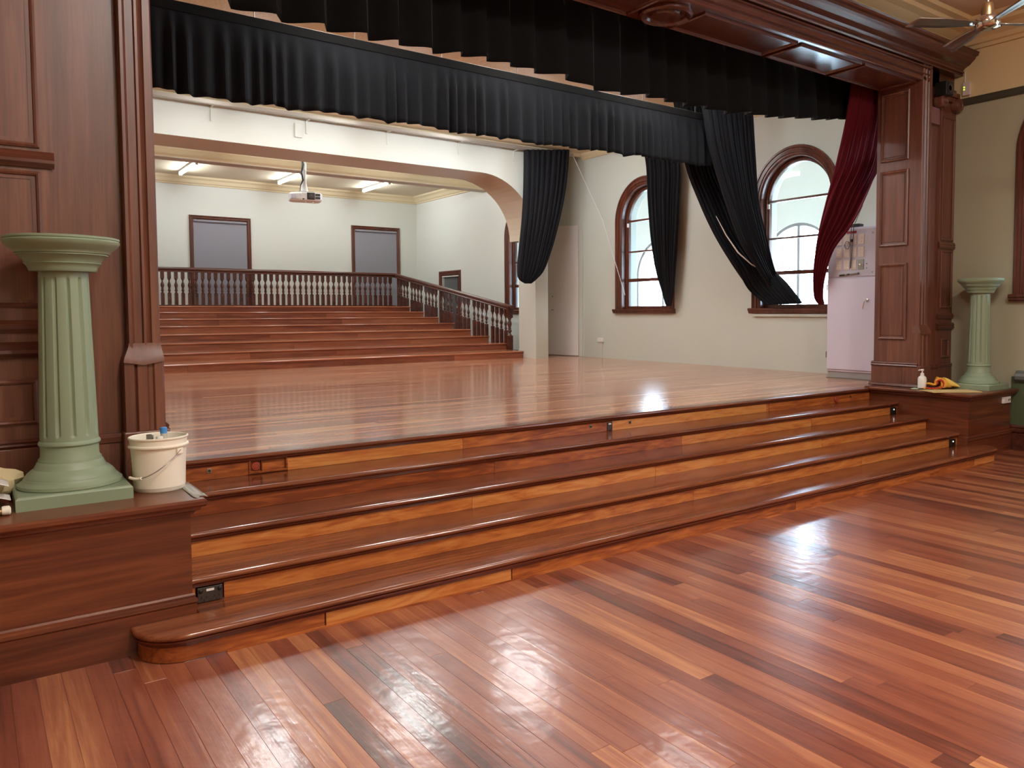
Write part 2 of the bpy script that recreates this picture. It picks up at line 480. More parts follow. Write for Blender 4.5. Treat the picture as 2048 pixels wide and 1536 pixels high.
# ---- arched-window wall along Y
def arch_wall(mb, x0, x1, ya, yb, z0, z1, holes, doors=()):
    """wall slab x0..x1 with arched holes (yc, half, sill, spring) and square doors (y0,y1,ztop)"""
    items = [(yc - hw, yc + hw, 'a', (yc, hw, sl, sp)) for yc, hw, sl, sp in holes] + [(d[0], d[1], 'd', d) for d in doors]
    items.sort()
    def quad(y0, y1, za0, za1, zb0, zb1):
        for xx in (x0, x1):
            mb.add([(xx, y0, za0), (xx, y1, za1), (xx, y1, zb1), (xx, y0, zb0)], [(0, 1, 2, 3)])
    cur = ya
    for (a, b_, k, d) in items:
        quad(cur, a, z0, z0, z1, z1)
        if k == 'd':
            quad(a, b_, d[2], d[2], z1, z1)
            for yy in (a, b_):
                mb.add([(x0, yy, z0), (x1, yy, z0), (x1, yy, d[2]), (x0, yy, d[2])], [(0, 1, 2, 3)])
            mb.add([(x0, a, d[2]), (x1, a, d[2]), (x1, b_, d[2]), (x0, b_, d[2])], [(0, 1, 2, 3)])
        else:
            yc, hw, sl, sp = d
            quad(a, b_, z0, z0, sl, sl)
            mb.add([(x0, a, sl), (x1, a, sl), (x1, b_, sl), (x0, b_, sl)], [(0, 1, 2, 3)])
            n = 24
            pts = [(yc - hw * math.cos(PI * i / n), sp + hw * math.sin(PI * i / n)) for i in range(n + 1)]
            for i in range(n):
                quad(pts[i][0], pts[i + 1][0], pts[i][1], pts[i + 1][1], z1, z1)
            full = [(a, sl)] + pts + [(b_, sl)]
            for i in range(len(full) - 1):
                (p, q), (r, t) = full[i], full[i + 1]
                mb.add([(x0, p, q), (x1, p, q), (x1, r, t), (x0, r, t)], [(0, 1, 2, 3)])
        cur = b_
    quad(cur, yb, z0, z0, z1, z1)
    return mb
WIN = [(6.14, 0.70, 1.80, 3.60), (2.47, 0.70, 1.80, 3.60), (10.48, 0.70, 1.80, 3.60)]   # yc, half opening, sill, spring
struct('wall_stage_right', arch_wall(MB(), XR, XR + 0.42, YJ1 - 0.05, 8.13, 0.4, CS, WIN[:2]), 'wall_grey')
struct('wall_backroom_right', arch_wall(MB(), XR, XR + 0.42, 8.13, YB + 0.3, 0.4, CS, WIN[2:], [(13.80, 14.74, 2.75)]), 'wall_sage')
struct('wall_backroom_back', MB().box(-3.5, XR + 0.4, YB, YB + 0.2, 0.4, CS), 'wall_sage')
struct('wall_stage_left', MB().box(-3.5, -3.37, YJ1, YB + 0.2, 0.4, CS), 'wall_sage')
struct('ceiling_stage', MB().box(-3.5, XR + 0.4, YJ1, 8.6, CS, CS + 0.1), 'press')
struct('ceiling_backroom', MB().box(-3.5, XR + 0.4, 8.6, YB + 0.2, CS, CS + 0.1), 'ceil')
# recess wall beside the pier, slightly turned, with the flush white door
rw = MB()
dx, dy = 7.745 - XR, 9.14 - 8.13
L_ = math.hypot(dx, dy); ux, uy = dx / L_, dy / L_
nx, ny = uy * -1, ux                         # towards the stage
def rp(t, z, o=0.0):
    return (XR + ux * t + nx * o, 8.13 + uy * t + ny * o, z)
rw.add([rp(0, H - .1), rp(L_ + .25, H - .1), rp(L_ + .25, CS), rp(0, CS)], [(0, 1, 2, 3)])
struct('wall_stage_recess', rw, 'wall_grey')
dr = MB()
dr.add([rp(.14, H + .012, .03), rp(L_ + .1, H + .012, .03), rp(L_ + .1, 3.72, .03), rp(.14, 3.66, .03), rp(.14, H + .012, -.01), rp(L_ + .1, H + .012, -.01), rp(L_ + .1, 3.72, -.01), rp(.14, 3.66, -.01)],
       [(0, 1, 2, 3), (7, 6, 5, 4), (0, 4, 5, 1), (1, 5, 6, 2), (2, 6, 7, 3), (3, 7, 4, 0)])
door1 = struct('door_1', dr, 'paperwhite', 0.004)
fr = MB()
for a, b_ in ((.02, .12),):
    fr.add([rp(a, H, .02), rp(b_, H, .02), rp(b_, 3.72, .02), rp(a, 3.72, .02), rp(a, H, 0), rp(b_, H, 0), rp(b_, 3.72, 0), rp(a, 3.72, 0)],
           [(0, 1, 2, 3), (0, 4, 5, 1), (1, 5, 6, 2), (2, 6, 7, 3), (3, 7, 4, 0)])
obj('door_jamb', fr, 'wall_grey', door1)
kb = MB(); c = rp(.86, 1.79, .03)
kb.tube([c, Vector(c) + Vector((nx, ny, 0)) * .05], .012, 8); kb.lathe([(.005, -.02), (.022, -.014), (.028, 0), (.022, .014), (.005, .02)], Vector(c) + Vector((nx, ny, 0)) * .06, 12)
obj('door_knob', kb, 'chrome', door1)
kb = MB(); c = rp(.9, 2.1, .03); kb.tube([c, Vector(c) + Vector((nx, ny, 0)) * .012], .014, 10)
obj('keyhole_cover', kb, 'steel', door1)

# ---- beam and arch between stage and back room
def beam_outline():
    pts = []
    n = 16
    lx, rx = -2.1, 6.72
    L2 = [(lx, 3.3)]
    for i in range(n + 1):
        a = PI / 2 * i / n
        L2.append((lx + 1.32 * (1 - math.cos(a)), 3.3 + 1.263 * math.sin(a)))
    R2 = [(rx - (p[0] - lx), p[1]) for p in reversed(L2)]
    return L2 + R2
bo = beam_outline()
bmh = MB()
for yy in (8.2, 9.2):
    for i in range(len(bo) - 1):
        (a, z0), (b_, z1) = bo[i], bo[i + 1]
        if b_ - a > 1e-4:
            bmh.add([(a, yy, z0), (b_, yy, z1), (b_, yy, CS), (a, yy, CS)], [(0, 1, 2, 3)])
    bmh.add([(bo[-1][0], yy, 3.3), (7.05, yy, 3.3), (7.05, yy, CS), (bo[-1][0], yy, CS)], [(0, 1, 2, 3)])
    bmh.add([(bo[0][0], yy, 3.3), (-3.4, yy, 3.3), (-3.4, yy, CS), (bo[0][0], yy, CS)], [(0, 1, 2, 3)])
struct('wall_stage_arch', bmh, 'wall_sage')
sofm = MB()
for i in range(len(bo) - 1):
    (a, z0), (b_, z1) = bo[i], bo[i + 1]
    sofm.add([(a, 8.2, z0), (b_, 8.2, z1), (b_, 9.2, z1), (a, 9.2, z0)], [(0, 1, 2, 3)])
struct('trim_1', sofm, 'tan')
struct('wall_pier_right', MB().box(6.72, 7.05, 8.2, 8.85, H - .05, 3.32).add([(7.05, 8.85, H - .05), (7.05, 9.2, H - .05), (7.05, 9.2, CS), (7.05, 8.2, CS), (7.05, 8.2, 3.3), (7.05, 8.85, 3.3)], [(0, 1, 2, 3, 4, 5)]), 'wall_grey', 0.006)
struct('wall_pier_left', MB().box(-3.38, -2.1, 8.2, 8.85, H - .05, 3.32), 'wall_grey')
# fill over the recess and between pier and turned wall
struct('wall_stage_return', MB().box(7.05, 7.76, 9.2, 9.3, H - .05, CS), 'wall_grey')
# second beam, cream moulded face, tan underside
b2 = MB()
prof = [(12.05, CS), (12.05, 5.08), (12.02, 5.07), (12.08, 5.0), (12.1, 4.98), (12.06, 4.97), (12.12, 4.93), (12.12, 4.92), (12.5, 4.92), (12.5, CS)]
b2.prism(prof, 'X', -3.37, XR)
struct('trim_2', b2, 'cream')
struct('trim_3', MB().box(-3.37, XR, 12.13, 12.49, 4.9, 4.92), 'tan')
# back-room cornice
co = [(0, 0), (-.05, 0), (-.06, .03), (-.1, .05), (-.14, .12), (-.2, .16), (-.22, .2), (0, .2)]
struct('trim_4', MB().prism([(YB + a, CS - .2 + b_) for a, b_ in co], 'X', -3.37, XR), 'cream')
struct('trim_5', MB().prism([(XR + a, CS - .2 + b_) for a, b_ in co], 'Y', 9.2, YB), 'cream')
# dentils of that cornice on the side wall (individually far below pick-apart size)
de = MB()
yy = 9.5
while yy < YB - .2:
    de.box(XR - .07, XR - .05, yy, yy + .06, CS - .165, CS - .14); yy += .12
xx = -3.2
while xx < XR - .2:
    de.box(xx, xx + .06, YB - .07, YB - .05, CS - .165, CS - .14); xx += .12
o = struct('trim_6', de, 'cream')
# stage-side cornice along the side wall
struct('trim_7', MB().prism([(XR, CS - .12), (XR - .04, CS - .12), (XR - .1, CS - .04), (XR - .12, CS), (XR, CS)], 'Y', YJ1, 8.13), 'cream')
struct('trim_8', MB().prism([(8.2, CS - .05), (8.14, CS - .05), (8.08, CS), (8.2, CS)], 'X', -3.37, 7.9), 'press')

# ---- hall shell
struct('wall_right', arch_wall(MB(), XH, XH + 0.4, -12, YJ0 + 0.1, -0.02, 5.4, [(-2.1, 0.70, 1.95, 3.72), (-5.6, 0.70, 1.95, 3.72), (-9.1, 0.70, 1.95, 3.72)]), 'wall_hall')
uw = arch_wall(MB(), XH - 0.012, XH - 0.001, -12, YJ0 + 0.08, 4.50, 5.4, [])
struct('wall_right_upper', uw, 'wall_cream')
struct('wall_left', MB().box(-6.1, -5.9, -12, 0.2, -0.02, 5.4), 'wall_hall')
struct('wall_back', MB().box(-6.1, XH + 0.3, -12.2, -12, -0.02, 5.4), 'wall_cream')
struct('ceiling', MB().box(-6.1, XH + 0.3, -12.1, 0.0, 5.38, 5.48), 'ceil_hall')
struct('wall_front_left', MB().box(-6.0, -3.34, -0.40, 0.1, -0.02, 5.4).box(-3.34, -2.92, -0.40, 0.1, H + .03, 5.05), 'wall_hall')
struct('wall_front', MB().box(-2.95, XH, -0.42, 0.12, 5.052, 5.4), 'wall_cream')
struct('trim_9', MB().prism([(XH, 4.41), (XH - .03, 4.41), (XH - .045, 4.43), (XH - .045, 4.475), (XH - .03, 4.5), (XH, 4.5)], 'Y', -12, YJ0 + .02), 'picture_rail')
# hall cornice, stepped cream plaster
hc = [(0, 0), (-.05, 0), (-.07, .04), (-.1, .05), (-.13, .1), (-.22, .17), (-.3, .2), (-.32, .24), (-.4, .25), (-.42, .29), (0, .29)]
struct('trim_10', MB().prism([(-.42 + a, 5.09 + b_) for a, b_ in hc], 'X', -6, XH), 'wall_cream')
struct('trim_11', MB().prism([(XH + a, 5.09 + b_) for a, b_ in hc], 'Y', -12, -.42), 'wall_cream')
# baseboard on the right wall
struct('baseboard_right', MB().prism([(XH, 0), (XH - .03, 0), (XH - .03, .21), (XH - .05, .23), (XH - .05, .25), (XH - .03, .27), (XH - .04, .29), (XH - .025, .315), (XH, .32)], 'Y', -12, -1.2), 'moss_trim')
# dark green wainscot band with its rounded grey cap
wsc = struct('trim_12', MB().box(XH - .02, XH + .001, -12, -1.24, .3, .92), 'dado')
obj('wainscot_cap', MB().prism([(XH, .86), (XH - .055, .86), (XH - .085, .89), (XH - .09, .93), (XH - .075, .965), (XH - .05, .98), (XH - .05, .995), (XH, 1.0)], 'Y', -12, -1.30), 'dado_cap', wsc, bevel=.006)

# ---- arched windows
def arch_path(x, yc, hw, sl, sp, n=28):
    """outline offset function in the plane X = x, from the left foot over the arch to the right foot"""
    def fn(o):
        h = hw + o
        pts = [Vector((x, yc + h, sl))]
        pts += [Vector((x, yc + h * math.cos(PI * i / n), sp + h * math.sin(PI * i / n))) for i in range(n + 1)]
        pts += [Vector((x, yc - h, sl))]
        return pts
    fn.N = Vector((-1, 0, 0))
    return fn
def arch_window(no, xw, yc, hw, sl, sp, plain_sill=False):
    win = MB()
    ap = arch_path(xw, yc, hw, sl - .02, sp)
    # casing: stepped architrave standing off the wall
    win.sweep(ap, [(.17, 0), (.17, .035), (.155, .05), (.13, .05), (.12, .035), (.085, .035), (.075, .045), (.055, .045), (.045, .028), (.02, .028), (.004, .018), (-.006, .0), (-.006, -.14)])
    w = struct('window_%d' % no, win, 'frame')
    sill = MB().prism([(xw + .02, sl - .09), (xw - .06, sl - .09), (xw - .08, sl - .07), (xw - .08, sl - .05), (xw - .1, sl - .035), (xw - .1, sl - .012), (xw - .09, sl), (xw + .3, sl)], 'Y', yc - hw - .2, yc + hw + .2)
    obj('window_sill', sill, 'frame', w)
    # sash frame inside the reveal
    sa = MB()
    ap2 = arch_path(xw + .14, yc, hw, sl, sp)
    sa.sweep(ap2, [(0.0, .03), (-.03, .03), (-.045, .015), (-.075, .015), (-.08, -.005), (-.08, -.05), (0, -.05)])
    obj('sash_frame', sa, 'frame', w)
    xs0, xs1 = xw + .13, xw + .185
    zs = [2.40 + (sl - 1.8), 2.985 + (sl - 1.8), sp + .02]
    obj('meeting_rail', MB().box(xs0 - .01, xs1, yc - hw + .04, yc + hw - .04, zs[0] - .035, zs[0] + .03), 'frame', w, bevel=.004)
    obj('bottom_rail', MB().box(xs0 - .01, xs1, yc - hw + .02, yc + hw - .02, sl, sl + .06), 'frame', w, bevel=.004)
    obj('glazing_bar', MB().box(xs0, xs1, yc - hw + .04, yc + hw - .04, zs[1] - .016, zs[1] + .016), 'frame', w, bevel=.003)
    obj('glazing_bar', MB().box(xs0, xs1, yc - hw + .04, yc + hw - .04, zs[2] - .018, zs[2] + .018), 'frame', w, bevel=.003)
    hi = hw - .06
    xg = xw + .165
    for a, b_ in ((sl + .03, zs[0]), (zs[0], zs[1]), (zs[1], zs[2])):
        obj('pane', MB().box(xg, xg + .004, yc - hi, yc + hi, a + .01, b_ - .01), 'glass', w)
    n = 20
    pt = [(yc + hi * math.cos(PI * i / n), zs[2] + .01 + hi * math.sin(PI * i / n)) for i in range(n + 1)]
    obj('pane', MB().prism(pt, 'X', xg, xg + .004), 'glass', w)
    # catch near the spring line
    obj('sash_lift', MB().box(xw + .1, xw + .135, yc + hw - .085, yc + hw - .05, sp - .1, sp - .02), 'white', w, bevel=.004)
    return w
for i, (yc, hw, sl, sp) in enumerate(WIN):
    arch_window(i + 1, XR, yc, hw, sl, sp)
arch_window(4, XH, -2.1, .70, 1.95, 3.72)
arch_window(5, XH, -5.6, .70, 1.95, 3.72)
arch_window(6, XH, -9.1, .70, 1.95, 3.72)
struct('trim_13', MB().box(XR - .05, XR, 1.5, 3.3, 1.655, 1.7), 'wall_grey', .004)

# ---- verandah outside the windows
vr = arch_wall(MB(), 10.6, 10.95, -13, 18, -0.3, 4.9, [(-9.1, .95, -.2, 2.9), (-5.6, .95, -.2, 2.9), (-2.1, .95, -.2, 2.9), (1.2, .95, .9, 2.6), (4.4, .95, .9, 2.6), (8.4, .95, .9, 2.6), (12, .95, .9, 2.6)])
struct('wall_verandah', vr, 'outside')
struct('ceiling_verandah', MB().box(XR + .42, 10.95, -13, 18, 4.9, 5.0), 'outside')
struct('floor_verandah', MB().box(XH + .4, 14, -13, 18, .3, .4), 'outfloor')
struct('wall_outer', arch_wall(MB(), XR + .42, XR + .45, YJ1 - .05, YB + .4, .3, 4.9, [(a, .72, 1.78, 3.6) for a, _, _, _ in WIN], [(13.8, 14.74, 2.75)]), 'outside')
def out_frame(no, yc):
    w = MB()
    ap = arch_path(10.7, yc, .95, .9, 2.6)
    w.sweep(ap, [(0, 0), (0, .06), (-.06, .06), (-.06, 0)])
    w.box(10.64, 10.7, yc - .03, yc + .03, .9, 3.53)
    w.box(10.64, 10.7, yc - .95, yc + .95, 1.72, 1.8)
    return struct('window_%d' % no, w, 'outmetal')
out_frame(7, 1.2); out_frame(8, 4.4); out_frame(9, 8.4)

# ================================================================ front steps
steps = thing('stage_steps', 'broad flight of polished timber steps climbing to the stage', 'steps', (2.2, -.8, 0))
XL0, XR0 = -1.998, 6.358
def tread_profile(y0, y1, z):
    """y0 nosing front, y1 back, rounded nosing"""
    t = .034
    pts = [(y1, z), (y0 + .02, z)]
    for i in range(1, 8):
        a = PI / 2 + PI * i / 8
        pts.append((y0 + .017 + .017 * math.cos(a), z - .017 + .017 * math.sin(a)))
    pts += [(y0 + .017, z - t), (y1, z - t)]
    return pts
def scotia(yf, z):
    return [(yf, z - .034), (yf - .024, z - .034), (yf - .022, z - .042), (yf - .01, z - .047), (yf - .007, z - .056), (yf, z - .058)]
rise = H / 5
for i in range(1, 4):
    z = H - rise * i
    obj('tread', MB().prism(tread_profile(-i * T, -(i - 1) * T + .05, z), 'X', XL0, XR0), 'tread', steps)
    obj('scotia_moulding', MB().prism(scotia(-i * T + .03, z), 'X', XL0, XR0), 'nosing', steps)
# stage edge nosing board
obj('stage_nosing', MB().prism(tread_profile(0, .14, H), 'X', XL0, XR0), 'tread', steps)
obj('scotia_moulding', MB().prism(scotia(.03, H), 'X', XL0, XR0), 'nosing', steps)
# bottom tread with rounded ends
def curved(o, y_back=-1.276):
    """plan outline of the bottom step, o = inset"""
    n = 14
    yf = -4 * T + o
    r = .29 - 0
    L_, R_ = XL0 - .30 + o, XR0 + .30 - o
    pts = [(R_, y_back)]
    rr = abs(y_back - yf) - .04
    for i in range(n + 1):
        a = PI / 2 * i / n
        pts.append((R_ - rr + rr * math.cos(a), yf + rr - rr * math.sin(a)))
    for i in range(n + 1):
        a = PI / 2 * i / n
        pts.append((L_ + rr - rr * math.sin(a), yf + rr - rr * math.cos(a)))
    pts.append((L_, y_back))
    return pts
def stack(mb, rows):
    """rows = [(inset, z)] of the curved plan, closed top and bottom"""
    rr = [[(p[0], p[1], z) for p in curved(o)] for o, z in rows]
    mb.grid(rr, smooth=True, close=True)
    n = len(rr[0]); b = len(mb.v)
    mb.add(rr[0], [list(range(n))]); mb.add(rr[-1], [list(range(n))[::-1]])
    return mb
zt = rise
obj('tread', stack(MB(), [(.02, zt)] + [(.017 - .017 * math.sin(PI * k / 6), zt - .017 + .017 * math.cos(PI * k / 6)) for k in range(7)] + [(.03, zt - .034)]), 'tread', steps)
obj('tread_infill', MB().box(XL0 + .001, XR0 - .001, -1.25, -3 * T + .05, zt - .034, zt - .0005).box(XL0 + .025, XR0 - .025, -1.278, -1.25, zt - .034, zt - .0005), 'tread', steps)
obj('scotia_moulding', stack(MB(), [(.006, zt - .034), (.008, zt - .046), (.02, zt - .052), (.024, zt - .066), (.032, zt - .068)]), 'nosing', steps)
def curve_riser(x0, x1):
    """piece of the bottom riser following the rounded plan"""
    pl = curved(.03)
    out, inn = [], []
    pi = curved(.055)
    for p, q in zip(pl, pi):
        pass
    return pl, pi
pl = [p for p in curved(.03)]
pin = [p for p in curved(.06)]
def riser_segment(cuts):
    """split the curved plan polyline by x into pieces"""
    # densify straight run
    def dens(a):
        out = []
        for i in range(len(a) - 1):
            p, q = a[i], a[i + 1]
            n = 1 if math.hypot(q[0] - p[0], q[1] - p[1]) < .5 else 900
            for k in range(n):
                out.append((p[0] + (q[0] - p[0]) * k / n, p[1] + (q[1] - p[1]) * k / n))
        out.append(a[-1]); return out
    A, B = dens(pl), dens(pin)
    segs = []
    for a, b_ in zip(cuts[:-1], cuts[1:]):
        s_o = [p for p in A if a - 1e-6 <= p[0] <= b_ + 1e-6]
        s_i = [q for p, q in zip(A, B) if a - 1e-6 <= p[0] <= b_ + 1e-6]
        if len(s_o) < 2: continue
        segs.append((s_o, s_i))
    return segs
xs = [-2.4, -1.38, -.155, 2.79, 6.0, 6.8]
prev = None
for so, si in riser_segment(xs):
    if so[0][0] > so[-1][0]:
        pass
    rows = [[(p[0], p[1], 0.004) for p in so], [(p[0], p[1], zt - .034) for p in so], [(p[0], p[1], zt - .034) for p in si], [(p[0], p[1], 0.004) for p in si]]
    mb = MB().grid(rows, smooth=False)
    n = len(so)
    for k in (0, n - 1):
        mb.add([rows[0][k], rows[1][k], rows[2][k], rows[3][k]], [(0, 1, 2, 3)])
    obj('riser_board', mb, 'riser', steps)
# riser bridging pieces between the sampled segments
obj('riser_backing', MB().box(XL0 - .1, XR0 + .1, -4 * T + .045, -4 * T + .06, .004, zt - .034), 'nosing', steps)
obj('base_bead', MB().box(XL0 + .1, XR0 - .1, -4 * T + .022, -4 * T + .03, .0, .012), 'riser', steps)
# straight risers: joints read off the photograph (x positions), each board its own piece
RJ = [[XL0, -1.36, -1.09, .36, 1.93, 1.99, 4.29, 4.34, XR0],
      [XL0, .43, 2.55, 4.6, XR0],
      [XL0, .0, 1.84, 4.25, XR0],
      [XL0, -1.96, -1.815, 1.92, 4.4, XR0]]
for i, js in enumerate(RJ):
    z1 = H - rise * i - .034
    z0 = H - rise * (i + 1)
    yf = -i * T + .03
    for a, b_ in zip(js[:-1], js[1:]):
        yy = yf
        th = .02
        if i == 0 and (a, b_) == (-1.36, -1.09):
            continue          # the recessed tray
        if i == 3 and (a, b_) == (-1.96, -1.815):
            continue          # black outlet stands here
        if i == 0 and (a, b_) in ((1.93, 1.99), (4.29, 4.34)):
            yy = yf + .004
        obj('riser_board', MB().box(a + .0012, b_ - .0012, yy, yy + th, z0, z1), 'riser', steps, bevel=.0015, seg=1)
    obj('riser_backing', MB().box(XL0, XR0, yf + .021, yf + .03, z0, z1), 'nosing', steps)
# recessed tray with the red grille in the top riser
tr = MB()
tr.ring((0, .03, 0), (1, 0, 0), (0, 0, 1), (0, -1, 0), -1.36, -1.09, H - rise + .006, H - .04, [(0, 0), (0, .008), (.01, .01), (.014, .004), (.014, -.016)])
tray = obj('cable_tray', tr, 'riser', steps)
obj('grille_disc', MB().lathe([(.03, 0), (.032, -.006), (.028, -.012), (.004, -.014)], (-1.31, .042, H - rise / 2 - .018), 20, 'Y'), 'brick_red', tray)
gd = MB()
for a in range(6):
    gd.tube([(-1.31 + .016 * math.cos(a * PI / 3), .026, H - rise / 2 - .018 + .016 * math.sin(a * PI / 3)), (-1.31 + .016 * math.cos(a * PI / 3), .0285, H - rise / 2 - .018 + .016 * math.sin(a * PI / 3))], .003, 6)
obj('grille_holes', gd, 'black', tray)
obj('tray_back', MB().box(-1.36, -1.09, .046, .0505, H - rise, H - .034), 'riser', tray)
obj('tray_divider', MB().box(-1.277, -1.27, .02, .045, H - rise + .02, H - .054), 'nosing', tray)
# small fittings let into the top riser
def jack(x, lab):
    j = thing('wall_jack', lab, 'socket', (x, .028, H - rise / 2 - .012), 'small sockets in the top riser')
    c = Vector(j['base'])
    obj('plate', MB().box(c.x - .014, c.x + .014, c.y - .003, c.y, c.z - .016, c.z + .016), 'steel', j, bevel=.002)
    obj('hole', MB().lathe([(.009, 0), (.009, -.005), (.006, -.005)], (c.x, c.y - .003, c.z), 14, 'Y'), 'black', j)
    return j
jack(-1.62, 'small square socket in top riser beside the bucket')
jack(1.73, 'small socket in top riser just left of the black power outlet')
jack(2.22, 'small socket in top riser just right of the black power outlet')
jack(5.93, 'small socket in top riser beside the red disc, nearest the right plinth')
rd = tag(obj('red_disc', MB().lathe([(.036, .0295), (.038, .022), (.038, .014), (.034, .008), (.005, .006)], (5.62, 0, H - rise / 2 - .024), 24, 'Y'), 'brick_red'), 'round red cover disc set in the top riser near right plinth', 'cover')
def outlet(name, x, y, z, w, h, lab, sw=True):
    t = thing(name, lab, 'power outlet', (x, y, z))
    obj('face_plate', MB().box(x - w / 2, x + w / 2, y - .012, y, z - h / 2, z + h / 2), 'charcoal', t, bevel=.003)
    pins = MB()
    for sx in ((-.25, .25) if w > .1 else (0,)):
        for px_, pz, an in ((-.012, 0, .5), (.012, 0, -.5), (0, -.018, 0)):
            cx, cz = x + sx * w + px_, z - h * .16 + pz
            pins.obox((cx, y - .0125, cz), (.0022, 0, 0.001 * (1 if an > 0 else -1)), (0, .0012, 0), (0, 0, .006))
    obj('pin_holes', pins, 'black', t, 'stuff')
    obj('label_strip', MB().box(x - .02, x + .02 if w > .1 else x + .012, y - .0145, y - .012, z + h * .22, z + h * .38), 'white', t)
    if sw:
        for sx in ((-.38, .38) if w > .1 else ()):
            obj('rocker', MB().lathe([(.011, 0), (.011, -.005), (.006, -.008)], (x + sx * w, y - .012, z + h * .28), 14, 'Y'), 'black', t)
    return t
outlet('double_power_outlet', -1.888, -3 * T + .03, rise * 1.5 - .029, .13, .082, 'black double power outlet at left end of lowest straight riser')
outlet('power_outlet', 1.96, .03, H - rise / 2 - .029, .06, .082, 'black upright power outlet in middle of the top riser')
def step_switch(i, x, lab):
    z = H - rise * (i + .5) - .03
    y = -i * T + .0295
    t = thing('step_sensor', lab, 'step sensor', (x, y, z))
    obj('body', MB().box(x - .05, x + .05, y - .03, y, z - .044, z + .044), 'black', t, bevel=.004)
    obj('lamp', MB().lathe([(.006, 0), (.006, -.003), (.002, -.005)], (x - .012, y - .03, z + .02), 12, 'Y'), 'led_w', t)
step_switch(1, 6.25, 'black box with white light at right end of second riser')
step_switch(3, 6.22, 'black box with white light at right end of fourth riser by plinth corner')

# ================================================================ plinths
def plinth(x0, x1, lab):
    p = thing('plinth', lab, 'plinth', ((x0 + x1) / 2, -.8, 0))
    zt = H + .02
    obj('body', MB().box(x0, x1, -1.26, .1, 0, zt - .05).box(x0, x1, -.004, .1, zt - .05, zt), 'plinth', p)
    o = .07
    cap = [(.0, zt - .085), (.012, zt - .085), (.02, zt - .07), (.04, zt - .062), (.045, zt - .045), (.062, zt - .04), (.07, zt - .03), (.072, zt - .012), (.06, zt - .001), (.05, zt), ]
    mb = MB()
    rows = []
    for d, z in cap:
        rows.append([(x0 - d, -.005, z), (x0 - d, -1.26 - d, z), (x1 + d, -1.26 - d, z), (x1 + d, -.005, z)])
    mb.grid(rows, smooth=False)
    mb.add(rows[-1], [(0, 1, 2, 3)]); mb.add(rows[0], [(3, 2, 1, 0)])
    obj('cap', mb, 'plinth', p)
    bs = [(.0, .26), (.006, .26), (.012, .25), (.012, .238), (.02, .232), (.022, .215), (.014, .205), (.014, .19), (.014, .0)]
    mb = MB()
    rows = [[(x0 - d, -.9, z), (x0 - d, -1.26 - d, z), (x1 + d, -1.26 - d, z), (x1 + d, -.9, z)] for d, z in bs]
    rows = [[(max(a, x0 - .0) if False else a, b_, c) for a, b_, c in r] for r in rows]
    mb.grid([[r[1], r[2]] for r in rows], smooth=False)
    mb.add([rows[i][1] for i in range(len(rows))] + [(x0, -1.25, .0), (x0, -1.25, .26)], [list(range(len(rows) + 2))])
    mb.add([rows[i][2] for i in range(len(rows))] + [(x1, -1.25, .0), (x1, -1.25, .26)], [list(range(len(rows) + 2))[::-1]])
    obj('base_moulding', mb, 'plinth', p)
    return p
plinth(-3.25, -2.0, 'left timber plinth carrying a green column and the bucket')
plinth(6.36, 7.42, 'right timber plinth with a green column, towel and white power outlet')

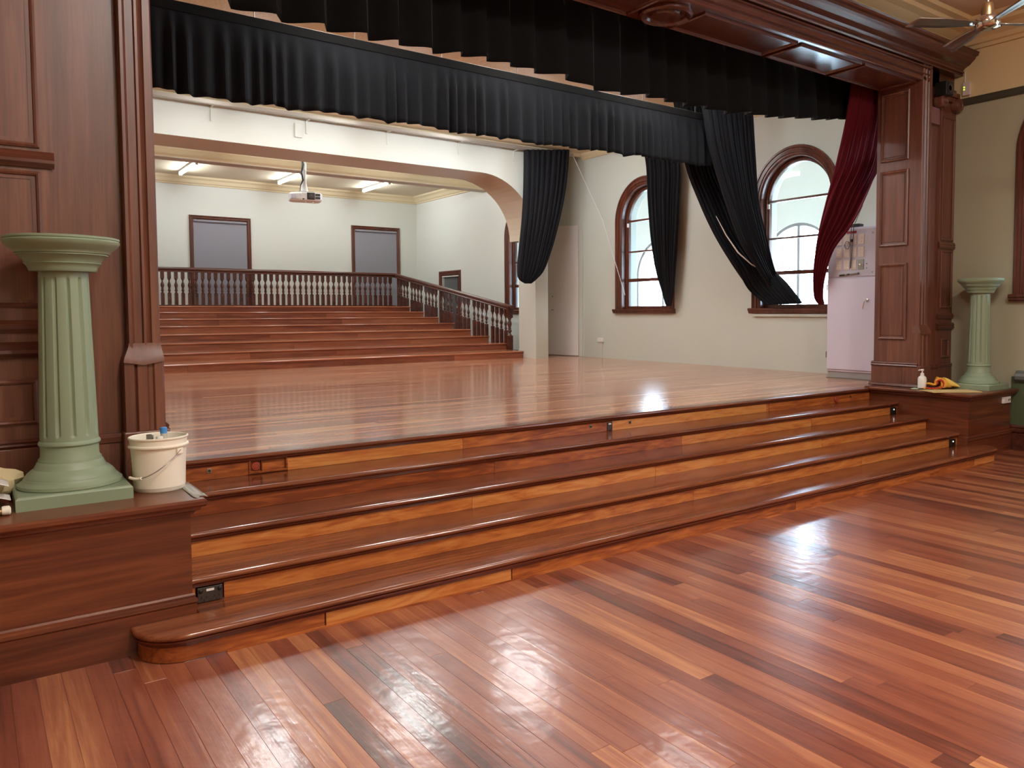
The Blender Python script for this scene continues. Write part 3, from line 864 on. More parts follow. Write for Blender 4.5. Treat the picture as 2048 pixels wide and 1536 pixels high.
# ================================================================ proscenium
pro = thing('proscenium_arch', 'dark timber panelled proscenium framing the whole stage opening', 'proscenium', (2.3, -.2, H))
ZT = H + .02
PB = 4.9
def jamb(xi, s):
    """xi inner face x, s = +1 right jamb, -1 left jamb"""
    mb = MB()
    def bx(a, b_, *r):
        a, b_ = xi + s * a, xi + s * b_
        return mb.box(min(a, b_), max(a, b_), *r)
    bx(0, .52, -.42, YJ1, ZT, PB)
    obj('jamb_core', mb, 'pros', pro)
    # pilaster further out
    mb = MB(); bx(.515, .895, -.455, -.3, ZT, 4.62)
    pil = obj('pilaster', mb, 'pros', pro)
    # moulded panels on the pilaster
    a, b_ = sorted((xi + s * .565, xi + s * .87))
    PR = [(0, 0), (0, .012), (.012, .02), (.022, .014), (.026, .004), (.045, .004)]
    for (z0, z1) in ((2.66, 4.25), (1.78, 2.53)):
        obj('panel_moulding', MB().ring((0, -.455, 0), (1, 0, 0), (0, 0, 1), (0, -1, 0), a, b_, z0, z1, PR), 'pros', pil)
    a2, b2_ = (a + .05, b_ - .05)
    obj('panel_moulding', MB().ring((0, -.455, 0), (1, 0, 0), (0, 0, 1), (0, -1, 0), a2, b2_, 1.13, 1.38, PR), 'pros', pil)
    # horizontal dado mouldings of the pilaster
    a, b_ = sorted((xi + s * .50, xi + s * .9))
    def hm(z, h, d, a=a, b_=b_):
        return MB().prism([(-.455, z), (-.455 - d * .5, z), (-.455 - d, z + h * .3), (-.455 - d * .8, z + h * .5), (-.455 - d, z + h * .7), (-.455 - d * .5, z + h), (-.455, z + h)], 'X', a, b_)
    for z, h, d in ((2.55, .09, .03), (1.64, .07, .025), (1.5, .09, .04), (1.0, .05, .02)):
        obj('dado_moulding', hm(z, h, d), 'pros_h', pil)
    # flat base board between
    mb = MB(); bx(.16, .9, -.47, -.4, ZT, 1.0)
    obj('base_board', mb, 'pros', pro, bevel=.006)
    obj('base_cap', MB().prism([(-.47, .985), (-.478, .99), (-.478, 1.02), (-.462, 1.04), (-.42, 1.04), (-.42, .985)], 'X', *sorted((xi + s * .17, xi + s * .52))), 'pros_h', pro)
    # architrave: moulded strip from the lower block up to the soffit
    zs = 1.53
    pf = [(-.0, -.42), (-.0, -.492), (.008, -.5), (.045, -.5), (.052, -.488), (.06, -.484), (.075, -.505), (.088, -.505), (.095, -.488), (.135, -.488), (.145, -.5), (.152, -.522), (.168, -.522), (.172, -.51), (.172, -.42)]
    mb = MB().prism([(xi + s * a, b_) for a, b_ in pf], 'Z', zs, PB)
    obj('architrave', mb, 'pros', pro)
    # stop: the strip swells into a plainer, wider block
    pf2 = [(-.012, -.42), (-.012, -.51), (.0, -.52), (.04, -.52), (.05, -.508), (.07, -.508), (.08, -.522), (.13, -.522), (.14, -.51), (.15, -.535), (.2, -.535), (.205, -.52), (.205, -.42)]
    mb = MB().prism([(xi + s * a, b_) for a, b_ in pf2], 'Z', 1.05, zs - .07)
    obj('architrave_block', mb, 'pros', pro)
    rows = []
    for k in range(9):
        t = k / 8
        e = t * t * (3 - 2 * t)
        z = zs - .07 + .11 * t
        rows.append([(xi + s * a, -.42, z) for a in (-.012,)] and [(xi + s * (-.012 * (1 - e)), -.42, z), (xi + s * (-.012 * (1 - e)), -.53 + .03 * e, z), (xi + s * (.1), -.535 + .03 * e, z - .02 * (1 - t)), (xi + s * (.205 - .033 * e), -.555 + .033 * e, z), (xi + s * (.205 - .033 * e), -.42, z)])
    mb = MB().grid(rows, smooth=True)
    mb.add(rows[0], [(0, 1, 2, 3, 4)]); mb.add(rows[-1], [(4, 3, 2, 1, 0)])
    obj('architrave_stop', mb, 'pros', pro)
    a, b_ = sorted((xi - s * .03, xi + s * .215))
    obj('plinth_block', MB().box(a, b_, -.55, -.3, ZT, 1.05), 'pros', pro, bevel=.008)
    # panelled inner face (looks across the opening)
    N = Vector((-s, 0, 0))
    PR2 = [(0, 0), (0, .016), (.012, .026), (.03, .02), (.036, .006), (.05, .004), (.055, .012), (.06, .012)]
    for (z0, z1) in ((1.375, 2.355), (2.575, 3.54), (3.66, 4.53)):
        pn = obj('reveal_panel', MB().ring((xi, 0, 0), (0, 1, 0), (0, 0, 1), N, -.33, .06, z0, z1, PR2).box(*sorted((xi - s * .008, xi + s * .01)), -.275, .005, z0 + .055, z1 - .055), 'pros', pro)
    obj('reveal_base', MB().box(*sorted((xi - s * .027, xi + s * .02)), -.298, YJ1 + .02, ZT + .001, 1.03), 'pros', pro, bevel=.006)
    mp = [(0, 1.03), (.034, 1.03), (.038, 1.045), (.03, 1.055), (.034, 1.07), (.02, 1.085), (0, 1.09)]
    obj('reveal_base_moulding', MB().prism([(xi - s * d, z) for d, z in mp], 'Y', -.5, YJ1 + .02), 'pros_h', pro)
    mp = [(0, .762), (.05, .762), (.055, .775), (.045, .795), (.03, .805), (0, .805)]
    obj('reveal_shoe', MB().prism([(xi - s * d, z + .01) for d, z in mp], 'Y', -.55, YJ1 + .04), 'pros_h', pro)
    # ionic capital at the top of the pilaster
    cx = xi + s * .63
    cap = obj('capital', MB().box(cx - .24, cx + .24, -.52, -.4, 4.5, 4.56).box(cx - .215, cx + .215, -.5, -.4, 4.44, 4.5), 'pros', pro, bevel=.006)
    for k in (-1, 1):
        vol = MB()
        vol.lathe([(.012, -.56), (.03, -.555), (.034, -.545), (.05, -.545), (.056, -.555), (.075, -.555), (.082, -.54), (.082, -.44)], (cx + k * .19, 0, 4.41), 24, 'Y')
        obj('volute', vol, 'pros', cap)
jamb(JR, 1)
jamb(JL, -1)
# beam over the opening
xa, xb = JL - .93, XH - .015
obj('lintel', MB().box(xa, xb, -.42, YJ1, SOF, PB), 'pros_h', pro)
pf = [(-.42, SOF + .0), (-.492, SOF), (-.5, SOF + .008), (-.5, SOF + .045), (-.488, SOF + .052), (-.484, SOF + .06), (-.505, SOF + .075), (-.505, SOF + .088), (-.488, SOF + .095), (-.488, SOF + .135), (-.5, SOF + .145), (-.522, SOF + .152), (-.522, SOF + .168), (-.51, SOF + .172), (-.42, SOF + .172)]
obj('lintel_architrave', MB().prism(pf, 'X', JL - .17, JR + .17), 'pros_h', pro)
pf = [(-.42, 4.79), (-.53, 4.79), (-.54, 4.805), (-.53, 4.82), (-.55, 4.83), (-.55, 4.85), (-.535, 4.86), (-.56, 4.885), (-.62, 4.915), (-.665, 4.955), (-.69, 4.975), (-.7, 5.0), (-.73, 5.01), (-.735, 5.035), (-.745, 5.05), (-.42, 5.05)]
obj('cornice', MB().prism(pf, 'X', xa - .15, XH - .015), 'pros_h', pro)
# soffit panels
PRS = [(0, 0), (0, .018), (.014, .024), (.03, .016), (.04, .004), (.055, .0)]
edges = [JL + .08, -.55, .95, 2.06, 2.32, 2.58, 4.42, 5.62, JR - .05]
spans = [(JL + .05, -.33), (-.28, .98), (1.03, 2.22), (2.78, 4.20), (4.26, 5.38), (5.44, JR - .03)]
for a, b_ in spans:
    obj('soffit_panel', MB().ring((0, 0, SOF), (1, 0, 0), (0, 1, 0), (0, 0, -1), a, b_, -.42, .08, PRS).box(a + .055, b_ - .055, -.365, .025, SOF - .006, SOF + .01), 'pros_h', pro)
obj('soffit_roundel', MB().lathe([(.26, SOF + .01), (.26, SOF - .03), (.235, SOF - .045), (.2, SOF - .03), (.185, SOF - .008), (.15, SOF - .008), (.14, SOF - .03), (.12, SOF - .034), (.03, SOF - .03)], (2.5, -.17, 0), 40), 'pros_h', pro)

# ================================================================ tiered back steps
tiers = thing('tiered_steps', 'eight wide timber tiers rising across the back room to the balustrade', 'steps', (2.0, 9.0, H))
YT0, TT, RT_ = 8.655, .843, .14525
XT1 = 6.86
rb = random.Random(3)
for i in range(8):
    z1 = H + RT_ * (i + 1)
    y0 = YT0 + TT * i
    x1 = 6.715 if i == 0 and False else (XT1 if i else 6.98)
    x0 = -2.09 if i == 0 else -3.36
    if i == 0:
        x1 = 6.71
    yb = y0 + TT + .04 if i < 7 else YB - .02
    obj('tier_tread', MB().prism(tread_profile(y0, yb, z1), 'X', x0, x1), 'tier_tread', tiers)
    if i == 0:
        obj('tier_end', MB().box(6.71, 6.93, 9.21, yb, H, z1), 'tier_tread', tiers)
    xj = x0
    while xj < x1 - .05:
        l = rb.uniform(1.6, 3.6)
        xe = min(xj + l, x1)
        if x1 - xe < .5: xe = x1
        obj('riser_board', MB().box(xj + .001, xe - .001, y0 + .025, y0 + .045, z1 - RT_, z1 - .034), 'tier_riser', tiers)
        xj = xe
    obj('tier_side', MB().box(x1 - .02, x1, y0 + .04, yb, H, z1 - .034), 'rail', tiers)
# ================================================================ balustrade
bal = thing('balustrade', 'dark turned-baluster railing around the top and side of the tiers', 'balustrade', (6.9, 9.5, H))
XB = 6.84
YR = 15.45
ZL = H + 8 * RT_
def baluster_mesh(hh):
    w = .037
    me = bpy.data.meshes.new('baluster')
    mb = MB()
    a, b_ = hh * .36, hh * .80
    mb.box(-w, w, -w, w, 0, a)
    mb.box(-w, w, -w, w, b_, hh)
    mb.lathe([(w, a), (w * .6, a + .025), (w * .55, a + .04), (w * .95, a + .055), (w * .95, a + .075), (w * .6, a + .09), (w * .85, a + .1), (w * .6, a + .115), (w * .8, a + .14), (w * 1.1, a + .18), (w * 1.0, a + .22), (w * .5, a + .27), (w * .45, a + .31), (w * .75, b_ - .03), (w, b_)], (0, 0, 0), 10)
    me.from_pydata(mb.v, [], mb.f)
    me.polygons.foreach_set('use_smooth', mb.sm)
    me.materials.append(M['rail'])
    return me
rail_h = .86
bm_back = baluster_mesh(.80)
base = Vector(bal['base'])
nb = 60
for i in range(nb):
    xx = XB - .16 - i * .150
    if xx < -3.2: break
    o = bpy.data.objects.new('baluster', bm_back); COL.objects.link(o); o.parent = bal
    o.location = Vector((xx, YR, ZL + .03)) - base
obj('base_rail', MB().box(-3.3, XB, YR - .04, YR + .04, ZL, ZL + .035), 'rail', bal)
hr = [(-.05, .83), (-.05, .85), (-.035, .865), (-.045, .885), (-.055, .9), (-.05, .93), (-.03, .95), (.03, .95), (.05, .93), (.055, .9), (.045, .885), (.035, .865), (.05, .85), (.05, .83)]
obj('handrail', MB().prism([(YR + a, ZL + b_) for a, b_ in hr], 'X', -3.3, XB + .05), 'rail', bal)
# sloping rail: from corner (YR, ZL+.95) to newel (9.5)
y_n = 9.42
zc, zn = ZL + .95, 1.905
def sl(y):
    return zn + (zc - zn) * (y - y_n) / (YR - y_n)
mb = MB()
rows = []
for yy in (y_n - .1, YR + .05):
    rows.append([(XB + a, yy, sl(yy) - .95 + b_) for a, b_ in hr])
mb.grid([rows[0], rows[1]], smooth=False, close=True)
n = len(hr)
mb.add(rows[0], [list(range(n))]); mb.add(rows[1], [list(range(n))[::-1]])
obj('handrail', mb, 'rail', bal)
k = 0
yy = y_n + .16
while yy < YR - .08:
    if int((yy + .06 - YT0) / TT) != int((yy - .045 - YT0) / TT):
        yy += .09
    ti = min(7, int((yy - YT0) / TT))
    zb = H + RT_ * (ti + 1)
    ht = sl(yy) - .1 - zb
    key = round(ht, 2)
    w = .033
    mb = MB()
    top = ht
    # turned middle keeps its size and its place under the rail
    a = max(.05, ht - .50); b_ = ht - .17
    mb.box(XB - w, XB + w, yy - w, yy + w, zb, zb + a)
    mb.box(XB - w, XB + w, yy - w, yy + w, zb + b_, zb + ht + .02)
    mb.lathe([(w, a), (w * .6, a + .02), (w * .95, a + .04), (w * .95, a + .055), (w * .6, a + .07), (w * .85, a + .08), (w * .6, a + .09), (w * 1.1, a + .14), (w * .95, a + .18), (w * .5, a + .22), (w * .45, a + .25), (w * .8, b_ - .02), (w, b_)], (XB, yy, zb), 10)
    obj('baluster', mb, 'rail', bal)
    yy += .19
nw = MB()
zb = H + RT_
nx_, ny_ = XB, y_n
nw.box(nx_ - .055, nx_ + .055, ny_ - .055, ny_ + .055, zb, zb + .32)
nw.box(nx_ - .055, nx_ + .055, ny_ - .055, ny_ + .055, zb + .72, zb + .95)
nw.lathe([(.055, .32), (.03, .36), (.028, .38), (.05, .41), (.05, .44), (.03, .46), (.045, .48), (.03, .5), (.05, .57), (.05, .6), (.03, .66), (.03, .68), (.055, .72)], (nx_, ny_, zb), 16)
nw.box(nx_ - .075, nx_ + .075, ny_ - .09, ny_ + .075, zb + .95, zb + .985)
obj('newel_post', nw, 'rail', bal)

# ---- back-room windows with blinds, and the side door
def flat_window(no, x0, x1, z0, z1, wlab):
    w = struct('window_%d' % no, MB().ring((0, YB, 0), (1, 0, 0), (0, 0, 1), (0, -1, 0), x0, x1, z0, z1, [(0, 0), (0, .04), (.02, .05), (.04, .035), (.07, .035), (.08, .02), (.1, .012), (.1, 0)]), 'frame')
    b = thing('roller_blind', wlab, 'blind', ((x0 + x1) / 2, YB - .02, z1 - .1), 'grey roller blinds on the far wall')
    obj('blind_cloth', MB().box(x0 + .105, x1 - .105, YB - .014, YB - .01, z0 + .1, z1 - .12), 'blind', b)
    obj('roller', MB().tube([(x0 + .11, YB - .035, z1 - .14), (x1 - .11, YB - .035, z1 - .14)], .03, 12), 'blind', b)
    obj('hem_bar', MB().box(x0 + .105, x1 - .105, YB - .02, YB - .008, z0 + .1, z0 + .13), 'blind', b)
flat_window(10, 1.64, 3.14, 1.3, 4.245, 'grey roller blind on far wall left of the hanging projector')
flat_window(11, 5.91, 7.40, 1.3, 4.25, 'grey roller blind on far wall near the room corner')
flat_window(12, -2.6, -1.1, 1.3, 4.245, 'grey roller blind on far wall hidden beyond the left jamb')
d2 = struct('door_2', MB().ring((XR, 0, 0), (0, 1, 0), (0, 0, 1), (-1, 0, 0), 13.66, 14.9, .4, 2.92, [(0, 0), (0, .035), (.03, .045), (.06, .03), (.1, .03), (.12, .01), (.14, .0), (.14, -.3)]), 'frame')
obj('door_leaf', MB().box(XR + .06, XR + .1, 13.97, 14.735, .76, 2.745), 'dado_cap', d2, bevel=.004)
struct('wall_lobby', MB().box(XR + .44, XR + 2.4, 13.5, 13.55, .4, 3).box(XR + .44, XR + 2.4, 15, 15.05, .4, 3).box(XR + 2.4, XR + 2.45, 13.5, 15.05, .4, 3).box(XR + .44, XR + 2.45, 13.5, 15.05, 3, 3.05), 'moss_trim')

# ================================================================ lights on the ceilings
def tube_light(x, y0, y1, zc, lab, mat='tube', grp='fluorescent tubes in the back room', twin=0):
    t = thing('fluorescent_light', lab, 'ceiling light', (x, (y0 + y1) / 2, zc), grp)
    obj('housing', MB().box(x - .04, x + .04, y0 - .03, y1 + .03, zc - .05, zc), 'white', t, bevel=.004)
    for dx in ((-twin, twin) if twin else (0,)):
        obj('tube', MB().tube([(x + dx, y0, zc - .085), (x + dx, y1, zc - .085)], .032, 8), mat, t)
    for yy in (y0, y1):
        obj('lamp_holder', MB().box(x - .03, x + .03, yy - .02, yy + .01, zc - .12, zc - .04), 'white', t)
tube_light(1.3, 13.75, 15.45, CS, 'lit fluorescent tube on back room ceiling, nearest the left jamb')
tube_light(3.64, 13.75, 15.45, CS, 'lit fluorescent tube on back room ceiling just left of projector pole')
tube_light(5.93, 13.75, 15.45, CS, 'lit fluorescent tube on back room ceiling, right of projector')
for x, a in ((1.3, 'left'), (3.64, 'middle'), (5.93, 'right')):
    tube_light(x, 9.4, 10.9, CS, 'lit fluorescent tube, %s of those hidden behind the arch beam' % a, grp='fluorescent tubes behind the arch beam')
for x, y, a in ((.6, 5.7, 'left'), (2.9, 5.7, 'middle'), (5.2, 5.7, 'right'), (.6, 1.2, 'front left'), (2.9, 1.2, 'front middle'), (5.2, 1.2, 'front right')):
    tube_light(x, y, y + 1.5, CS, 'lit fluorescent tube, %s of those on the stage ceiling above the valances' % a, mat='tube_stage' if y > 3 else 'tube_front', grp='fluorescent tubes above the stage', twin=.07)
def hall_light(x, y, lab):
    t = thing('batten_light', lab, 'ceiling light', (x, y, 5.38), 'hall ceiling lights')
    obj('housing', MB().box(x - .12, x + .12, y - .65, y + .65, 5.31, 5.38), 'white', t)
    obj('diffuser', MB().box(x - .11, x + .11, y - .62, y + .62, 5.27, 5.309), 'tube_hall', t)
for x, a in ((-1.3, 'left'), (2.6, 'right')):
    for y, b_ in ((-4.6, 'near the viewer'), (-9.6, 'at the back of the hall')):
        hall_light(x, y, 'batten light in %s row of the hall ceiling, %s' % (a, b_))

# ================================================================ curtains
rc = random.Random(21)
def valance(name, y, x0, x1, ztop, hem, amp, wmin, wmax, mat, lab, dips=.03, head=.1, seed=1, skew=.5):
    r = random.Random(seed)
    t = thing(name, lab, 'valance', ((x0 + x1) / 2, y, ztop))
    folds = [x0]
    while folds[-1] < x1:
        folds.append(folds[-1] + r.uniform(wmin, wmax))
    fa = [r.uniform(.6, 1.2) for _ in folds]
    fd = [r.uniform(-1, 1) for _ in folds]
    xs, ph = [], []
    ncol = 9
    for i in range(len(folds) - 1):
        for k in range(ncol):
            u = k / ncol
            xs.append((folds[i] + (folds[i + 1] - folds[i]) * u, i, u))
    rows = []
    nz = 14
    for j in range(nz + 1):
        v = j / nz
        row = []
        for (xx, i, u) in xs:
            d0, d1 = fd[i], fd[min(i + 1, len(fd) - 1)]
            dz = (d0 * (1 - u) + d1 * u) * dips
            zh = hem(xx) + dz
            z = ztop + (zh - ztop) * v
            # asymmetrical fold: slow out, quick back
            s = u / skew if u < skew else (1 - u) / (1 - skew)
            s = s * s * (3 - 2 * s)
            a = amp * fa[i] * (min(1, max(0, (ztop - z - head) / .25)) * (.55 + .45 * v))
            row.append((xx, y - a * s, z))
        rows.append(row)
    obj('pleated_cloth', MB().grid(rows), mat, t, solid=.006)
    obj('heading_tape', MB().box(x0, x1, y - .014, y + .012, ztop - head * .9, ztop + .01), 'blackvelvet', t, bevel=.005)
    obj('batten', MB().box(x0, x1, y + .015, y + .05, ztop - .04, ztop + .02), 'alu', t)
    r2 = MB()
    xx = x0 + .3
    while xx < x1:
        r2.tube([(xx, y + .03, ztop), (xx, y + .03, CS)], .005, 6); xx += 1.1
    obj('hanger_wire', r2, 'steel', t)
    return t
def hem1(x):
    if x < 4.0: return 4.0 + .01 * math.sin(x * 2)
    return 4.0 + min(1, (x - 4.0) / 2.4) * .27
valance('front_valance', .53, -2.9, 6.5, 5.0, hem1, .15, .24, .38, 'blackvelvet', 'black velvet valance hanging close behind the proscenium beam', dips=.02, seed=4, skew=.78)
valance('rear_valance', 3.0, -2.9, 6.5, 4.83, lambda x: 3.95 + .012 * x, .07, .1, .24, 'blackcloth', 'charcoal pleated valance hanging across mid stage behind the black one', dips=.025, seed=9, skew=.6)

def drape(name, rows, mat, lab, folds=9, amp=.05, seed=1, nv=40, nu=90, thick=.008, extra=None):
    """rows: list of (left point, right point); smooth loft with pleats pushed along the normal"""
    t = thing(name, lab, 'curtain', rows[0][0])
    r = random.Random(seed)
    ph = [r.uniform(0, 6.28) for _ in range(4)]
    fw = [r.uniform(.7, 1.3) for _ in range(folds)]
    tot = sum(fw); cum = [0]
    for w in fw: cum.append(cum[-1] + w / tot)
    def cat(P, t_):
        n = len(P) - 1
        i = min(int(t_ * n), n - 1); f = t_ * n - i
        p0, p1, p2, p3 = P[max(i - 1, 0)], P[i], P[i + 1], P[min(i + 2, n)]
        return p1 * 1.0 + (p2 - p0) * .5 * f + (p0 - p1 * 2.5 + p2 * 2 - p3 * .5) * f * f + (p1 * 1.5 - p0 * .5 - p2 * 1.5 + p3 * .5) * f ** 3
    Ls = [Vector(a) for a, _ in rows]; Rs = [Vector(b_) for _, b_ in rows]
    out = []
    for j in range(nv + 1):
        v = j / nv
        a, b_ = cat(Ls, v), cat(Rs, v)
        a2, b2_ = cat(Ls, min(1, v + .02)), cat(Rs, min(1, v + .02))
        a1, b1_ = cat(Ls, max(0, v - .02)), cat(Rs, max(0, v - .02))
        across = b_ - a
        along = ((a2 + b2_) - (a1 + b1_))
        nrm = across.cross(along)
        if nrm.length < 1e-6: nrm = Vector((0, -1, 0))
        nrm.normalize()
        if nrm.dot(CAM - a) < 0: nrm = -nrm
        row = []
        for i in range(nu + 1):
            u = i / nu
            kf = max(k for k in range(folds) if cum[k] <= u + 1e-9)
            lu = (u - cum[kf]) / (cum[kf + 1] - cum[kf])
            s = math.sin(PI * min(1, lu)) ** .8
            s += .25 * math.sin(lu * 6.28 * 2 + ph[0] + v * 3)
            am = min(amp, across.length / folds * .9)
            row.append(a + across * u + nrm * (am * s))
        out.append(row)
    obj('pleated_cloth', MB().grid(out), mat, t, solid=thick)
    return t
def P(px, py, **k):
    """back-project a photograph pixel onto a plane X=, Y= or Z="""
    d = FWD + RT * ((px - 1155.8807) / 1584.9594) + UP * ((708.7234 - py) / 1584.9594)
    ax = 'XYZ'.index(list(k)[0])
    t_ = (list(k.values())[0] - CAM[ax]) / d[ax]
    return CAM + d * t_
# the curtains' real positions, from the photograph's outline on the planes they hang in
dA = [((7.78, 6.02, 5.19), (7.78, 5.10, 5.19))] + [(P(a, y, X=7.80), P(b, y, X=7.80)) for y, a, b in ((330, 1294, 1361), (400, 1298, 1359), (470, 1304, 1356), (540, 1315, 1351), (585, 1326, 1347), (612, 1333, 1342))]
drape('tied_curtain', dA, 'blackcloth', 'narrow charcoal curtain hanging in front of the smaller arched window', 7, .07, 3)
dC = [((5.85, 2.72, 5.19), (6.98, 2.72, 5.19))] + [(P(a, y, Y=2.72), P(b, y, Y=2.72)) for y, a, b in ((212, 1404, 1500), (300, 1420, 1506), (400, 1450, 1513), (480, 1478, 1530), (535, 1512, 1545))] + [(P(1545, 585, Y=2.75), P(1566, 585, Y=2.75))]
drape('swept_curtain', dC, 'blackcloth', 'upper charcoal curtain sweeping from mid stage down to the large window', 10, .06, 5)
dB = [((6.1, 3.45, 5.19), (7.2, 3.45, 5.19))] + [(P(1368, 325, Y=3.4), P(1440, 325, Y=3.3)), (P(1395, 400, Y=3.35), P(1472, 400, Y=3.2)), (P(1428, 470, Y=3.25), P(1500, 470, Y=3.05)), (P(1468, 535, Y=3.1), P(1540, 530, Y=2.9)), (P(1500, 578, X=7.72), P(1575, 568, X=7.72)), (P(1535, 609, X=7.80), P(1604, 606, X=7.80))]
tB = drape('swept_curtain', dB, 'blackcloth', 'lower charcoal curtain with pale lining edge piled on the large window sill', 10, .05, 8)
obj('pale_lining', MB().tube([P(1432, 432, Y=2.95), P(1452, 470, Y=2.9), P(1476, 505, Y=2.85), P(1502, 528, Y=2.8), P(1530, 545, Y=2.75)], [.004, .01, .012, .01, .004], 6), 'paperwhite', tB)
dD = [(P(a, y, Y=7.95), P(b, y, Y=7.95)) for y, a, b in ((300, 1047, 1137), (350, 1047, 1133), (400, 1046, 1126), (450, 1043, 1115), (500, 1038, 1101), (540, 1035, 1086), (558, 1038, 1072), (567, 1050, 1062))]
drape('gathered_curtain', dD, 'blackcloth', 'black curtain bunched up against the cream pier at the arch', 9, .07, 11)
dR = [((6.3, .27, 5.19), (6.75, .3, 5.19)), (P(1703, 160, Y=.27), P(1772, 160, Y=.3)), (P(1690, 240, Y=.29), P(1770, 240, Y=.34)), (P(1672, 320, Y=.66), P(1758, 320, Y=.6)), (P(1655, 390, Y=.95), P(1733, 390, X=7.05)), (P(1641, 450, Y=1.25), P(1704, 450, X=7.1)), (P(1632, 500, X=7.08), P(1668, 500, X=7.12)), (P(1629, 550, X=7.2), P(1651, 555, X=7.15)), (P(1632, 590, X=7.55), P(1647, 590, X=7.42)), (P(1639, 607, X=7.72), P(1649, 607, X=7.66))]
drape('stage_curtain', dR, 'redvelvet', 'crimson velvet curtain drawn back beside the white cabinet', 6, .07, 2, nv=50)

# curtain track on the arch beam with its brackets
trk = thing('curtain_track', 'grey metal curtain track along the top of the arch beam', 'curtain track', (2.3, 8.05, 5.1))
obj('rail', MB().box(-3.3, 7.6, 8.02, 8.07, 5.09, 5.14), 'alu', trk, bevel=.004)
obj('rail_cover', MB().box(-3.3, 7.6, 8.0, 8.02, 5.1, 5.16), 'alu', trk)
for xx in (-1.2, .35, 1.9, 3.4, 4.9, 6.2):
    obj('bracket', MB().box(xx - .015, xx + .015, 8.06, 8.2, 5.08, 5.1).box(xx - .015, xx + .015, 8.185, 8.2, 4.86, 5.1), 'wall_sage', trk)
for xx in (1.75,):
    obj('pulley_block', MB().box(xx - .06, xx + .06, 8.17, 8.2, 4.78, 5.02), 'wall_sage', trk, bevel=.005)
cds = MB()
c0 = Vector((7.58, 7.995, 5.11))
cds.tube([c0, P(1205, 440, X=7.8), P(1250, 590, X=7.85)], .006, 6)
tag(obj('draw_cord', cds, 'paperwhite'), 'pale draw cord slanting from the track to the smaller window', 'cord')

# ================================================================ green columns
def column(cx, cy, lab):
    z0 = ZT
    t = thing('pedestal_column', lab, 'column', (cx, cy, z0), 'green fluted columns on the plinths')
    q = .255
    def sq(mb, rows):
        g = [[(cx - q + d, cy - q + d, z), (cx + q - d, cy - q + d, z), (cx + q - d, cy + q - d, z), (cx - q + d, cy + q - d, z)] for d, z in rows]
        mb.grid(g, smooth=False, close=True); mb.add(g[0], [(3, 2, 1, 0)]); mb.add(g[-1], [(0, 1, 2, 3)])
        return mb
    obj('square_base', sq(MB(), [(0, z0), (0, z0 + .058), (.006, z0 + .066), (.012, z0 + .07), (.02, z0 + .07)]), 'green', t)
    mb = MB().lathe([(.235, z0 + .068), (.24, z0 + .075), (.238, z0 + .09), (.222, z0 + .102), (.216, z0 + .108), (.212, z0 + .116), (.208, z0 + .118), (.206, z0 + .126), (.194, z0 + .142), (.176, z0 + .158), (.166, z0 + .164), (.164, z0 + .168), (.158, z0 + .18), (.152, z0 + .194), (.146, z0 + .2), (.144, z0 + .212)], (cx, cy, 0), 64)
    obj('round_base', mb, 'green', t)
    nf, per = 12, 16
    zb, zt_ = z0 + .33, z0 + 1.165
    def fl(r, h, i):
        k = i % per
        if zb < h < zt_ and k in (0, 1, 2, 3, 4):
            return r - .011 * math.sin(PI * (k + .5) / 5) * min(1, (h - zb) / .012, (zt_ - h) / .012)
        return r
    hs = [z0 + .2, z0 + .205, z0 + .215, z0 + .225, z0 + .28, z0 + .285, z0 + .29, z0 + .3, z0 + .306, z0 + .31]
    rs = [.138, .14, .14, .134, .133, .139, .142, .141, .138, .133]
    pr = list(zip(rs, hs))
    zz = [zb - .001, zb + .004, zb + .008, zb + .013] + [zb + .013 + (zt_ - zb - .026) * k / 10 for k in range(1, 11)] + [zt_ - .008, zt_ - .004, zt_ + .001, z0 + 1.2, z0 + 1.22]
    for h in zz:
        u = (h - zb) / (z0 + 1.22 - zb)
        pr.append((.133 - .019 * u - .003 * u * u, h))
    mb = MB().lathe(pr, (cx, cy, 0), nf * per, flute=fl)
    obj('fluted_shaft', mb, 'green', t)
    e = z0 + 1.195
    mb = MB().lathe([(.112, e), (.15, e), (.156, e + .01), (.158, e + .02), (.165, e + .032), (.176, e + .042), (.172, e + .045), (.178, e + .058), (.196, e + .078), (.208, e + .085), (.206, e + .09), (.214, e + .094), (.216, e + .102), (.224, e + .11), (.25, e + .132), (.262, e + .148), (.264, e + .156), (.258, e + .163), (.262, e + .167), (.262, e + .176), (.25, e + .18), (.0, e + .18)], (cx, cy, 0), 72)
    obj('capital', mb, 'green', t)
column(-2.49, -.82, 'fluted green column at left standing beside the white bucket')
column(7.15, -.985, 'fluted green column at right standing behind the orange towel')

